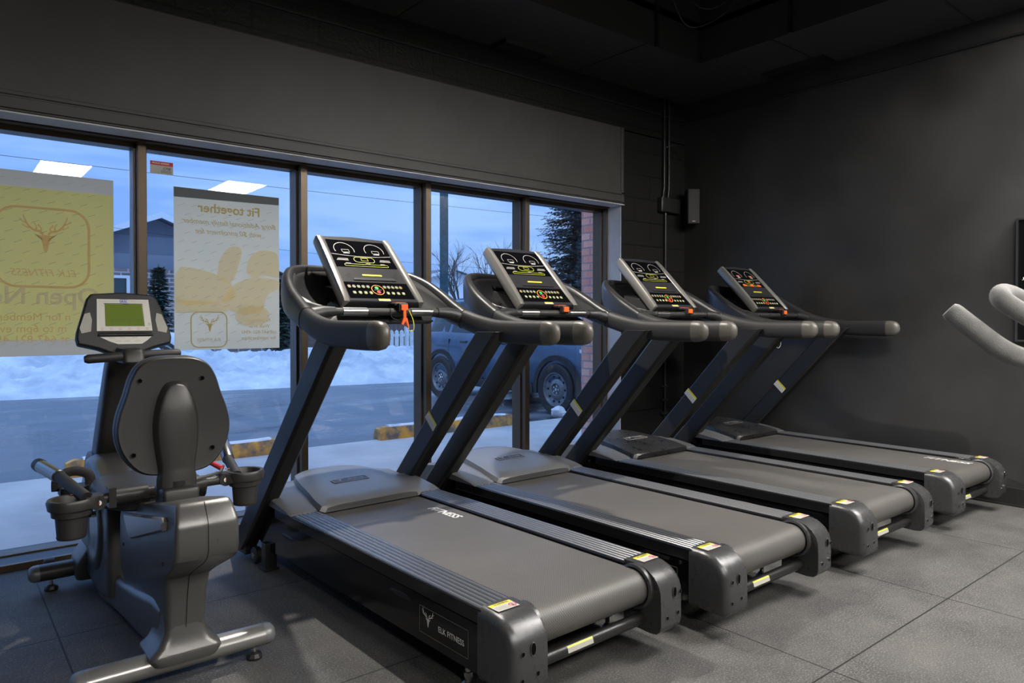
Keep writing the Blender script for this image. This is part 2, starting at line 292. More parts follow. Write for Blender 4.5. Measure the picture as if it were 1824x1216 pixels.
class MB:
    def __init__(s, T=None): s.v = []; s.f = []; s.m = []; s.mats = []; s.T = T or Matrix.Identity(4)
    def mi(s, m):
        m = M[m] if isinstance(m, str) else m
        if m not in s.mats: s.mats.append(m)
        return s.mats.index(m)
    def add(s, vs, fs, m, T=None):
        T = s.T @ T if T is not None else s.T
        b = len(s.v); k = s.mi(m)
        s.v += [T @ Vector(p) for p in vs]; s.f += [tuple(b+i for i in f) for f in fs]; s.m += [k]*len(fs); return s
    def box(s, lo, hi, m, T=None):
        (a,b,c),(d,e,f) = lo, hi
        return s.add([(a,b,c),(d,b,c),(d,e,c),(a,e,c),(a,b,f),(d,b,f),(d,e,f),(a,e,f)],
                     [(0,3,2,1),(4,5,6,7),(0,1,5,4),(1,2,6,5),(2,3,7,6),(3,0,4,7)], m, T)
    def loft(s, rings, m, cap=(True, True), closed=False, T=None):
        n = len(rings[0]); vs = [p for r in rings for p in r]; fs = []
        R_ = len(rings)
        for i in range(R_ if closed else R_-1):
            a, b = i*n, ((i+1) % R_)*n
            for j in range(n):
                k = (j+1) % n; fs.append((a+j, a+k, b+k, b+j))
        if not closed:
            if cap[0]: fs.append(tuple(range(n-1, -1, -1)))
            if cap[1]: fs.append(tuple((R_-1)*n+j for j in range(n)))
        return s.add(vs, fs, m, T)
    def prism(s, poly, axis, a, b, m, T=None, inset=0):
        def P(u, v, w): return {'X': (w,u,v), 'Y': (u,w,v), 'Z': (u,v,w)}[axis]
        if inset:
            cu = sum(p[0] for p in poly)/len(poly); cv = sum(p[1] for p in poly)/len(poly)
            pin = offset_poly(poly, inset)
            d = inset if b > a else -inset
            rings = [[P(u,v,a) for u,v in pin], [P(u,v,a+d) for u,v in poly], [P(u,v,b-d) for u,v in poly], [P(u,v,b) for u,v in pin]]
        else: rings = [[P(u,v,a) for u,v in poly], [P(u,v,b) for u,v in poly]]
        return s.loft(rings, m, T=T)
    def tube(s, path, r, m, n=12, caps=True, T=None, sx=1.0, up=None):
        path = [Vector(p) for p in path]; rs = r if isinstance(r, (list, tuple)) else [r]*len(path)
        rings = []; prev = None
        for i, p in enumerate(path):
            t = (path[min(i+1, len(path)-1)] - path[max(i-1, 0)]).normalized()
            if up is not None: nrm = (Vector(up) - t*t.dot(Vector(up))).normalized()
            elif prev is None:
                a = Vector((0,0,1)) if abs(t.z) < .9 else Vector((1,0,0)); nrm = (a - t*t.dot(a)).normalized()
            else: nrm = (prev - t*t.dot(prev)).normalized()
            prev = nrm; bi = t.cross(nrm)
            rings.append([p + nrm*(rs[i]*math.cos(q)) + bi*(rs[i]*sx*math.sin(q)) for q in [2*math.pi*j/n for j in range(n)]])
        return s.loft(rings, m, cap=(caps, caps), T=T)
    def cyl(s, c, r, h, m, axis='Z', n=20, r2=None, T=None):
        d = {'X': Vector((1,0,0)), 'Y': Vector((0,1,0)), 'Z': Vector((0,0,1))}[axis]; c = Vector(c)
        return s.tube([c-d*h/2, c+d*h/2], [r, r if r2 is None else r2], m, n=n, T=T)
    def lathe(s, prof, m, c=(0,0,0), axis='Z', n=24, T=None):
        rings = []
        for r, h in prof:
            ring = []
            for j in range(n):
                q = 2*math.pi*j/n; u, v = r*math.cos(q), r*math.sin(q)
                p = {'X': (h,u,v), 'Y': (v,h,u), 'Z': (u,v,h)}[axis]; ring.append(Vector(p)+Vector(c))
            rings.append(ring)
        return s.loft(rings, m, cap=(False, False), T=T)
    def ball(s, c, r, m, n=14, sc=(1,1,1), T=None):
        prof = [(max(1e-5, r*math.sin(math.pi*i/8)), -r*math.cos(math.pi*i/8)) for i in range(9)]
        Tm = Matrix.Translation(c) @ Matrix.Diagonal((*sc, 1)); return s.lathe(prof, m, n=n, T=(T @ Tm) if T is not None else Tm)
    def text(s, str_, size, m, T, bold=False, shear=0, depth=.0006):
        vs, fs = text_tris(str_, size, bold, shear); return s.add(vs, fs, m, T)
    def stroke(s, pts, w, m, T=None, closed=False):
        pts = [Vector((*p, 0)) for p in pts]; n = len(pts); ws = w if isinstance(w, (list, tuple)) else [w]*n
        L_, R_ = [], []
        for i, p in enumerate(pts):
            a = pts[(i-1) % n] if (closed or i > 0) else p; b = pts[(i+1) % n] if (closed or i < n-1) else p
            t = (b-a).normalized(); nn = Vector((-t.y, t.x, 0))*ws[i]/2; L_.append(p+nn); R_.append(p-nn)
        fs = [(i, n+i, n+(i+1) % n, (i+1) % n) for i in range(n if closed else n-1)]
        return s.add(L_+R_, fs, m, T)
    def quad(s, a, b, c, d, m, T=None): return s.add([a,b,c,d], [(0,1,2,3)], m, T)
    def build(s, name, parent=None, smooth=35, bevel=0, seg=2, label=None, cat=None, group=None, kind=None, loc=None, rot=None, solid=0):
        me = bpy.data.meshes.new(name); me.from_pydata([tuple(p) for p in s.v], [], s.f)
        for m in s.mats: me.materials.append(m)
        me.polygons.foreach_set('material_index', s.m)
        bm = bmesh.new(); bm.from_mesh(me)
        if not solid: bmesh.ops.remove_doubles(bm, verts=bm.verts, dist=1e-6)
        bmesh.ops.recalc_face_normals(bm, faces=bm.faces); bm.to_mesh(me); bm.free()
        if smooth:
            me.polygons.foreach_set('use_smooth', [True]*len(me.polygons)); me.set_sharp_from_angle(angle=math.radians(smooth))
        o = bpy.data.objects.new(name, me); COL.objects.link(o)
        if parent: o.parent = parent
        if loc is not None: o.location = loc
        if rot is not None: o.rotation_euler = rot
        if bevel:
            b = o.modifiers.new('b', 'BEVEL'); b.width = bevel; b.segments = seg; b.limit_method = 'ANGLE'; b.angle_limit = math.radians(40); b.harden_normals = False
        return tagit(o, label, cat, group, kind)

def offset_poly(poly, d):
    n = len(poly); A = sum(poly[i][0]*poly[(i+1)%n][1]-poly[(i+1)%n][0]*poly[i][1] for i in range(n)); sg = 1 if A > 0 else -1
    out = []
    for i in range(n):
        p0, p1, p2 = Vector(poly[i-1]), Vector(poly[i]), Vector(poly[(i+1)%n])
        a, b = (p1-p0), (p2-p1)
        if a.length < 1e-7: a = b
        if b.length < 1e-7: b = a
        a.normalize(); b.normalize(); n1, n2 = Vector((-a.y, a.x))*sg, Vector((-b.y, b.x))*sg
        nn = (n1+n2); nn = nn/max(.3, nn.length_squared/2) if nn.length > 1e-5 else n1
        out.append(tuple(p1 + nn*d))
    return out
def rrect(w, h, r, n=5, cx=0, cy=0):
    pts = []
    for qx, qy, a0 in ((1,1,0), (-1,1,90), (-1,-1,180), (1,-1,270)):
        for i in range(n+1):
            a = math.radians(a0+90*i/n); pts.append((cx+qx*(w/2-r)+r*math.cos(a), cy+qy*(h/2-r)+r*math.sin(a)))
    return pts
def bez(pts, n=8):  # Catmull-Rom through points
    P = [Vector(p) for p in pts]; out = []
    for i in range(len(P)-1):
        p0, p1, p2, p3 = P[max(i-1,0)], P[i], P[i+1], P[min(i+2, len(P)-1)]
        for k in range(n):
            t = k/n; out.append(.5*((2*p1)+(p2-p0)*t+(2*p0-5*p1+4*p2-p3)*t*t+(3*p1-p0-3*p2+p3)*t**3))
    out.append(P[-1]); return out
def arc(cx, cy, r, a0, a1, n=12, ry=None):
    return [(cx+r*math.cos(math.radians(a0+(a1-a0)*i/n)), cy+(ry or r)*math.sin(math.radians(a0+(a1-a0)*i/n))) for i in range(n+1)]
def TM(loc, xa, ya):
    x, y = Vector(xa).normalized(), Vector(ya); y = (y - x*x.dot(y)).normalized(); z = x.cross(y)
    return Matrix(((x.x,y.x,z.x,loc[0]),(x.y,y.y,z.y,loc[1]),(x.z,y.z,z.z,loc[2]),(0,0,0,1)))

def elk(mb, m, T, s=1.0):
    """elk head with antlers, about 1 unit wide, centred"""
    def S_(p): return [(x*s, y*s) for x, y in p]
    head = [(-.16,.05),(-.30,.14),(-.12,.10),(0,.12),(.12,.10),(.30,.14),(.16,.05),(.09,-.12),(.05,-.36),(0,-.42),(-.05,-.36),(-.09,-.12)]
    zc = [0.0]
    def TZ():
        zc[0] += .00012; return T @ Matrix.Translation((0, 0, zc[0]))
    mb.add([(x*s, y*s, 0) for x, y in head] + [(0, -.1*s, 0)], [(i, (i+1) % 12, 12) for i in range(12)], m, T)
    for q in (-1, 1):
        for pts, w in (([(.07,.12),(.14,.22),(.30,.26),(.44,.38),(.54,.58),(.58,.72)], [.07,.07,.06,.05,.035,.01]),
                       ([(.26,.25),(.24,.36),(.30,.48)], [.05,.035,.01]), ([(.38,.32),(.50,.34),(.62,.42)], [.05,.03,.01]),
                       ([(.48,.46),(.58,.50),(.68,.60)], [.04,.03,.01]), ([(.14,.22),(.12,.32),(.20,.44),(.18,.34)], [.05,.03,.02,.01])):
            p = [Vector((q*x*s, y*s)) for x, y in pts]; p = bez([(a.x, a.y, 0) for a in p], 4)
            ws = [w[min(int(i/4), len(w)-1)]*s for i in range(len(p))]
            mb.stroke([(a.x, a.y) for a in p], ws, m, TZ())
    return mb

def dup_tree(o, parent=None):
    c = o.copy(); COL.objects.link(c)
    if parent is not None: c.parent = parent
    for ch in o.children:
        d = ch.copy(); COL.objects.link(d); d.parent = c
        for g in ch.children:
            h = g.copy(); COL.objects.link(h); h.parent = d
    return c

# ================================================================== ROOM
WY, RX = 4.09, 5.35            # window wall face, right wall face
MUL = [.863-.9065*k for k in range(5, 0, -1)] + [.863, 1.772, 2.678, 3.584, 4.49]
def st(mb, name, **k):
    k.setdefault('kind', 'structure'); return mb.build(name, **k)
st(MB().box((-4.2, -5.5, -.1), (RX+.2, WY+.02, 0), 'floor'), 'floor', smooth=0)
b = MB()                                   # window wall: block above the header panel, block pier at the right, left return
b.box((-4.2, WY, 2.78), (RX+.1, 4.62, 4.2), 'block'); b.box((4.512, WY, -.1), (RX+.1, 4.40, 2.79), 'block')
b.box((-4.2, WY, -.1), (MUL[0]-.001, 4.62, 2.79), 'block'); b.box((MUL[0]-.001, WY+.11, 2.17), (4.512, 4.62, 2.79), 'dark')
st(b, 'wall_front', smooth=0)
b = MB(); b.box((MUL[0], 4.055, 2.157), (4.485, 4.2, 2.79), 'hwall')
st(b, 'trim_1', smooth=0, bevel=.004)
b = MB(); b.box((MUL[0], 4.043, 2.168), (4.487, 4.057, 2.222), 'hwall'); b.box((MUL[0], 4.047, 2.232), (4.487, 4.057, 2.252), 'hwall')
b.box((4.455, 4.047, 2.222), (4.487, 4.057, 2.79), 'hwall'); st(b, 'trim_2', smooth=0, bevel=.003)
b = MB(); b.box((MUL[0], 4.062, 2.150), (4.512, 4.21, 2.1568), 'white'); st(b, 'trim_3', smooth=0)          # pale underside of the header
b = MB(); b.box((4.506, 4.10, .0), (4.5118, 4.26, 2.150), 'white'); st(b, 'trim_4', smooth=0)               # pale reveal
b = MB(); b.box((-4.2, 4.075, 2.985), (RX, 4.092, 3.0), 'trim'); b.box((-4.2, 4.07, 2.79), (4.487, 4.092, 2.80), 'trim'); st(b, 'trim_5', smooth=0, bevel=.002)
b = MB(); b.box((RX-.018, -5.4, 2.985), (RX+.001, WY, 3.002), 'trim'); st(b, 'trim_6', smooth=0, bevel=.003)
b = MB(); b.box((RX, -5.5, -.1), (RX+.2, WY+.3, 4.2), 'rwall'); st(b, 'wall_right', smooth=0)
b = MB(); b.box((RX-.014, -5.4, 0), (RX+.001, WY, .118), 'trim'); b.box((RX-.022, -5.4, 0), (RX+.001, WY, .012), 'trim'); st(b, 'baseboard_right', smooth=0, bevel=.003)
b = MB(); b.box((4.53, WY-.012, 0), (RX-.02, WY+.001, .10), 'trim'); st(b, 'baseboard_front', smooth=0, bevel=.003)
b = MB(); b.box((-4.4, -5.5, -.1), (-4.2, 4.6, 4.2), 'dark'); st(b, 'wall_left', smooth=0)
b = MB(); b.box((-4.4, -5.7, -.1), (RX+.2, -5.5, 4.2), 'dark'); st(b, 'wall_back', smooth=0)
# ceiling: dropped soffit at 3.15 with a raised rectangular recess
CZ = 3.15; RC = (-1.2, 4.58, .95, 3.36)
b = MB()
b.box((-4.2, RC[3], CZ), (RX, WY, 3.45), 'ceil'); b.box((RC[1], -5.5, CZ), (RX, RC[3], 3.45), 'ceil')
b.box((-4.2, -5.5, CZ), (RC[1], RC[2], 3.45), 'ceil'); b.box((-4.2, RC[2], CZ), (RC[0], RC[3], 3.45), 'ceil')
b.box((-4.4, -5.6, 3.95), (RX+.2, 4.6, 4.2), 'ceil')
for lo, hi in (((RC[0]-.1, RC[3], 3.4), (RC[1]+.1, RC[3]+.1, 3.96)), ((RC[1], RC[2], 3.4), (RC[1]+.1, RC[3], 3.96)), ((RC[0]-.1, RC[2]-.1, 3.4), (RC[1]+.1, RC[2], 3.96)), ((RC[0]-.1, RC[2], 3.4), (RC[0], RC[3], 3.96))):
    b.box(lo, hi, 'ceil')
st(b, 'ceiling', smooth=0)
b = MB()
for x in (2.35, 3.95): b.box((x, RC[3], CZ-.003), (x+.012, WY, CZ+.001), 'trim')
for y in (1.75, 2.75): b.box((RC[1], y, CZ-.003), (RX, y+.012, CZ+.001), 'trim')
b.box((4.05, 3.345, CZ), (4.08, 3.36, 3.95), 'trim'); b.box((4.565, 2.6, CZ), (4.58, 2.63, 3.95), 'trim')
st(b, 'trim_7', smooth=0)

# windows: one bay per pane
for i in range(9):
    x0, x1 = MUL[i]+.043, MUL[i+1]
    w = empty('window_%d' % (i+1), (0,0,0), kind='structure')
    b = MB(); b.box((x0+.004, 4.362, .022), (x1-.004, 4.368, 2.125), 'glass'); b.build('pane', w, smooth=0)
    b = MB(); b.box((x0-.001, 4.30, .02), (x0+.012, 4.40, 2.14), 'frame'); b.box((x1-.012, 4.30, .02), (x1+.001, 4.40, 2.14), 'frame')
    b.box((x0, 4.30, 2.118), (x1, 4.40, 2.2), 'frame'); b.box((x0, 4.30, .0), (x1, 4.40, .024), 'frame'); b.build('glazing_stop', w, smooth=0, bevel=.002)
    b = MB(); b.box((MUL[i+1], 4.25, 0), (MUL[i+1]+.043, 4.392, 2.16), 'frame')
    if i == 0: b.box((MUL[0], 4.25, 0), (MUL[0]+.043, 4.392, 2.16), 'frame')
    b.build('mullion', w, smooth=0, bevel=.002)
    b = MB(); b.box((MUL[i]+.01, 4.235, 2.144), (MUL[i+1]+.03, 4.392, 2.2), 'frame'); b.box((MUL[i]+.01, 4.2, 2.158), (MUL[i+1]+.03, 4.24, 2.2), 'framed'); b.build('head_frame', w, smooth=0, bevel=.002)
    b = MB(); b.box((MUL[i], WY+.012, -.02), (MUL[i+1]+.043, 4.45, .016), 'framed'); b.box((MUL[i], WY+.006, -.02), (MUL[i+1]+.043, WY+.032, .030), 'frame'); b.build('sill_frame', w, smooth=0, bevel=.002)

# ceiling troffers (some mirrored in the glass, some added fill) and the hung downlight
for k, (x, y) in enumerate(TROFFERS):
    t = empty('ceiling_light', (x, y, CZ), 0, ['white rectangular light panel seen mirrored at the top of the second window', 'white rectangular light panel seen mirrored at the top of the leftmost window',
        'white rectangular light panel in the ceiling beside the right wall', 'added unseen fill light panel in the ceiling above the belts of the far treadmills',
        'added fill light panel at the far left back of the room, out of the picture'][k], 'ceiling light', 'white ceiling light panels')
    b = MB()
    b.box((-.30, -.60, -.012), (.30, -.575, .0), 'wht'); b.box((-.30, .575, -.012), (.30, .60, .0), 'wht'); b.box((-.30, -.575, -.012), (-.275, .575, .0), 'wht'); b.box((.275, -.575, -.012), (.30, .575, .0), 'wht')
    b.build('frame', t, smooth=0)
    b = MB(); b.box((-.274, -.574, -.007), (.274, .574, -.001), 'panel_w'); b.build('diffuser', t, smooth=0)
t = empty('hanging_downlight', (DOWNLIGHT[0], DOWNLIGHT[1], 3.95), 0, 'small black can light hung in the ceiling recess above the treadmills', 'ceiling light')
b = MB(); b.tube([(0,0,0), (0,0,-.7)], .008, 'blk'); b.build('stem', t)
b = MB(); b.lathe([(.03,-.66), (.055,-.68), (.06,-.80), (.056,-.80), (.052,-.70), (.0001,-.70)], 'blk'); b.build('lamp_shade', t)
l = lamp('lamp_light', 'SPOT', (0,0,-.79), DOWN_W, WARM, radius=.035, rot=(math.radians(-24), math.radians(-10), 0), spot=(math.radians(96), .3)); l.parent = t

# diffusers on the soffit
def ceiling_vent(x, y, sx, sy, label):
    t = empty('ceiling_vent', (x, y, CZ), 0, label, 'ceiling vent', 'ceiling vents on the soffit')
    b = MB()
    h = .03
    ro, ri = (sx/2, sy/2), (sx/2-.035, sy/2-.035)
    def ring(a, z): return [(-a[0],-a[1],z), (a[0],-a[1],z), (a[0],a[1],z), (-a[0],a[1],z)]
    b.loft([ring(ro, 0), ring((ro[0]-.006, ro[1]-.006), -h), ring(ri, -h*.9), ring(ri, 0)], 'plast', cap=(False, False)); b.build('frame', t, smooth=0)
    b = MB()
    n = 5
    for k in range(n):
        if sx > sy: yy = -ri[1]+(k+.5)*2*ri[1]/n; b.box((-ri[0], yy-.003, -h*.7), (ri[0], yy+.003, -.002), 'dark')
        else: xx = -ri[0]+(k+.5)*2*ri[0]/n; b.box((xx-.003, -ri[1], -h*.7), (xx+.003, ri[1], -.002), 'dark')
    b.build('slat', t, smooth=0)
ceiling_vent(3.33, 3.99, .44, .18, 'black rectangular vent on the soffit above the windows')
ceiling_vent(5.22, 2.93, .18, .52, 'black rectangular vent on the soffit beside the right wall')

# corner: conduits, junction box, speaker, cable
t = empty('conduit', (5.06, WY, 0), 0, 'black painted conduit pipe running down the block wall by the corner', 'pipe')
b = MB(); b.tube([(.0,-.016,.16),(.0,-.016,2.138)], .011, 'trim'); b.tube([(-.035,-.016,2.273),(-.02,-.016,2.36),(-.02,-.016,3.15)], .011, 'trim'); b.build('pipe', t)
b = MB(); b.tube([(.03,-.016,2.273),(.045,-.016,2.36),(.045,-.016,3.15)], .011, 'trim'); b.build('pipe', t)
for z in (.35, .47, .59, .25): b = MB(); b.box((-.05,-.03,z), (.03,-.001,z+.022), 'trim'); b.build('clamp', t, smooth=0, bevel=.004)
t = empty('junction_box', (5.11, WY, 2.14), 0, 'black junction box on the block wall beside the loudspeaker', 'junction box')
b = MB(); b.box((-.14,-.05,0), (.12,-.001,.13), 'trim'); b.build('box', t, smooth=0, bevel=.006)
b = MB(); b.box((-.135,-.056,.005), (-.03,-.05,.125), 'trim'); b.build('cover_plate', t, smooth=0, bevel=.003)
b = MB(); b.tube(bez([(5.07,WY-.02,2.72),(5.12,WY-.05,2.735),(5.19,WY-.04,2.71),(5.25,WY-.02,2.66)]), .004, 'trim', n=6)
b.build('loose_wire', label='short black loose wire curling off the conduit near the corner', cat='wire')
t = empty('loudspeaker', (5.265, 3.94, 2.04), math.radians(-38), 'slim black box loudspeaker mounted high in the corner', 'loudspeaker')
b = MB(); b.box((-.055,-.05,0), (.055,.06,.31), 'plast'); b.build('cabinet', t, smooth=0, bevel=.008)
b = MB(); b.box((-.05,-.056,.006), (.05,-.049,.304), 'spk'); b.build('grille', t, smooth=0, bevel=.004)
b = MB(); b.box((-.014,-.0575,.018), (.014,-.0562,.026), 'gry'); b.build('badge', t, smooth=0)
b = MB(); b.tube([(0,.05,.15),(.0,.10,.15)], .012, 'trim'); b.build('wall_bracket', t)
b = MB(); b.tube(bez([(3.95,3.2,3.75),(4.1,3.22,3.42),(4.28,3.2,3.30),(4.45,3.0,3.42),(4.5,2.7,3.75)]), .006, 'trim', n=6); b.build('hanging_cable', label='black cable hanging in a low loop from the ceiling recess', cat='cable')
b = MB(); b.tube(bez([(4.1,3.25,3.8),(4.22,3.2,3.5),(4.36,3.1,3.42),(4.48,2.95,3.55),(4.55,2.8,3.8)]), .005, 'trim', n=6); b.build('hanging_cable', label='thinner black cable looped higher above the other in the ceiling recess', cat='cable')

# dark panel on the right wall
t = empty('wall_display', (RX-.001, 1.0, 1.05), 0, 'black glossy panel with thin grey frame on the right wall', 'display')
b = MB(); b.box((-.028,-.75,.012), (0,.49,.765), 'tvf'); b.build('screen', t, smooth=0)
b = MB()
for lo, hi in (((-.036,-.762,0),(0,.502,.012)), ((-.036,-.762,.765),(0,.502,.778)), ((-.036,.49,.012),(0,.502,.765)), ((-.036,-.762,.012),(0,-.75,.765))): b.box(lo, hi, 'steel')
b.build('frame', t, smooth=0, label='thin grey frame')
b = MB(); b.box((-.030,.455,.385), (-.0285,.462,.405), 'wht'); b.box((-.030,.452,.385), (-.0285,.468,.389), 'wht'); b.build('badge', t, smooth=0)

# ================================================================== POSTERS AND STICKER ON THE GLASS
GY = 4.352
def GT(x, z, dy=0): return TM((x, GY-dy, z), (-1,0,0), (0,0,1))   # mirrored writing: text x axis runs to the left as seen from inside
M['pp_grey'] = paper_mat('paper_grey', (.75,.75,.75), (.90,.78,.62)); M['pp_green'] = paper_mat('paper_green', (.9,.92,.68), (1.0,.97,.60))
M['pp_white'] = paper_mat('paper_white', (.9,.9,.9), (1.0,.90,.72)); M['pp_beige'] = paper_mat('print_beige', (.85,.78,.62), (1.0,.88,.62))
M['pk_gold'] = paper_mat('print_gold', (.58,.44,.20), (.80,.60,.25)); M['pk_pink'] = paper_mat('print_pink', (.76,.62,.46), (.98,.76,.52)); M['pk_lilac'] = paper_mat('print_lilac', (.70,.68,.66), (.92,.84,.76))
M['pk_dash'] = paper_mat('print_dash', (.50,.49,.44), (.78,.7,.6))
M['pp_tape'] = paper_mat('tape', (.34,.34,.34), (.20,.19,.18))
def dashes(b, x0, x1, z0, z1, dy):
    zz = z1-.05; r = 0
    while zz > z0+.03:
        xx = x0+.02+(r % 2)*.035
        while xx < x1-.05:
            b.stroke([(xx, zz), (xx+.034, zz+.014)], .0022, 'pk_dash', Matrix(((1,0,0,0),(0,0,-1,GY-dy),(0,1,0,0),(0,0,0,1)))); xx += .072
        zz -= .052; r += 1
XZ = Matrix(((1,0,0,0),(0,0,-1,GY-.0042),(0,1,0,0),(0,0,0,1)))
# poster 1 (left): grey margins, yellow-green field
t = empty('window_poster', (0,0,0), 0, 'yellow-green poster taped inside the leftmost window, seen from its back', 'poster')
px0, px1, pz0, pz1 = -.06, .764, 1.002, 1.936
b = MB(); b.box((px0, GY+.0, pz0), (px1, GY+.001, pz1), 'pp_grey'); dashes(b, px0, px1, pz0, pz1, .0048); b.build('paper', t, smooth=0)
b = MB(); b.box((px0, GY-.002, 1.083), (px1-.003, GY-.0012, 1.855), 'pp_green'); b.build('printed_field', t, smooth=0, label='yellow-green printed field')
b = MB(); T_ = GT(.445, 1.555, .0042)
lg = rrect(.405, .40, .09, 6); b.stroke(lg, .012, 'pk_pink', T_, closed=True)
elk(b, 'pk_pink', GT(.455, 1.60, .0044), .165); b.text('ELK FITNESS', .052, 'pk_pink', GT(.452, 1.425, .0044), shear=.3); b.build('printed_logo', t, smooth=0, label='pink elk head logo in a rounded square')
b = MB(); b.text('Open Now', .125, 'pk_lilac', GT(.405, 1.305, .0044), bold=True); b.text('n for Memberships', .055, 'pk_pink', GT(.352, 1.20, .0044))
b.text('m to 6pm everyday', .055, 'pk_pink', GT(.328, 1.14, .0044)); b.text('at 647-821-4541', .055, 'pk_pink', GT(.372, 1.085, .0044)); b.build('printed_text', t, smooth=0)
# poster 2
t = empty('window_poster', (0,0,0), 0, 'pale grey poster headed Fit together taped inside the second window, seen from its back', 'poster')
qx0, qx1, qz0, qz1 = 1.066, 1.673, 1.014, 1.942
b = MB(); b.box((qx0, GY, qz0), (qx1, GY+.001, qz1), 'pp_white'); dashes(b, qx0, qx1, qz0, 1.885, .0064); b.build('paper', t, smooth=0)
b = MB(); b.quad((qx0+.001,GY-.0012,1.885),(qx1-.001,GY-.0012,1.895),(qx1-.001,GY-.0012,1.941),(qx0+.001,GY-.0012,1.941),'pp_tape'); b.build('tape_strip', t, smooth=0)
b = MB(); b.text('Fit together', .075, 'pk_gold', GT(1.375, 1.835, .004), bold=True); b.build('heading_text', t, smooth=0); b = MB(); b.text('Bring Additional family member', .042, 'pk_gold', GT(1.385, 1.755, .004), shear=.35)
b.text('with $0 enrolment fee', .042, 'pk_gold', GT(1.375, 1.70, .004), shear=.35)
b.build('offer_text', t, smooth=0); b = MB()
for k, s_ in enumerate(['Now Open', 'Walk In or', 'call 647-821-4541', 'for memberships']): b.text(s_, .030, 'pk_gold', GT(1.545, 1.185-.036*k, .004))
b.build('contact_text', t, smooth=0); b = MB()
b.stroke([(p[0], p[1]) for p in rrect(.20, .205, .04, 5)], .006, 'pk_gold', GT(1.255, 1.13, .004), closed=True)
elk(b, 'pk_gold', GT(1.258, 1.155, .0042), .085); b.text('ELK FITNESS', .024, 'pk_gold', GT(1.256, 1.07, .0042), shear=.3); b.build('printed_logo', t, smooth=0)
b = MB()
def blob(pts, zoff=0):
    c = bez([(x, z, 0) for x, z in pts+[pts[0]]], 6)[:-1]; n = len(c)
    for p in c: p.x = min(1.6715, max(1.0675, p.x))
    cx = sum(p.x for p in c)/n; cz_ = sum(p.y for p in c)/n
    b.add([(p.x, p.y, zoff) for p in c]+[(cx, cz_, zoff)], [(i, (i+1) % n, n) for i in range(n)], 'pp_beige', XZ)
blob([(1.30,1.44),(1.32,1.55),(1.38,1.62),(1.44,1.61),(1.43,1.53),(1.40,1.44),(1.36,1.40)])
blob([(1.47,1.47),(1.49,1.56),(1.56,1.61),(1.65,1.60),(1.672,1.54),(1.672,1.45),(1.58,1.46),(1.52,1.44)], .0004)
blob([(1.10,1.49),(1.20,1.48),(1.30,1.45),(1.38,1.40),(1.40,1.33),(1.35,1.29),(1.24,1.28),(1.12,1.27),(1.07,1.32),(1.068,1.42)], .0008)
blob([(1.40,1.40),(1.50,1.44),(1.62,1.44),(1.672,1.42),(1.672,1.38),(1.60,1.34),(1.56,1.24),(1.48,1.22),(1.38,1.24),(1.33,1.30)], .0012)
blob([(1.40,1.21),(1.44,1.26),(1.52,1.27),(1.58,1.26),(1.61,1.22),(1.58,1.17),(1.52,1.15),(1.44,1.16)], .0016)
blob([(1.068,1.31),(1.15,1.30),(1.30,1.29),(1.36,1.25),(1.34,1.235),(1.20,1.232),(1.068,1.232)], .0020)
b.build('printed_picture', t, smooth=0, label='beige silhouettes of people training')
b = MB(); b.box((.946, GY, 2.002), (1.064, GY+.001, 2.072), 'lab'); b.quad((.946,GY-.0008,2.050),(1.064,GY-.0008,2.050),(1.064,GY-.0008,2.072),(.946,GY-.0008,2.072),'red')
XT = TM((1.0, GY-.0012, 2.061), (1,0,0), (0,0,1)); b.text('PROUD MEMBER', .012, 'wht', XT, bold=True); b.text('CFIB', .020, 'dgr', TM((1.03, GY-.0012, 2.033), (1,0,0), (0,0,1)), bold=True, shear=.3)
for z in (2.020, 2.015, 2.010): b.quad((1.0,GY-.0012,z),(1.055,GY-.0012,z),(1.055,GY-.0012,z+.0018),(1.0,GY-.0012,z+.0018),'dgr')
b.build('window_sticker', smooth=0, label='small red and cream membership sticker at the top of the second window', cat='sticker')

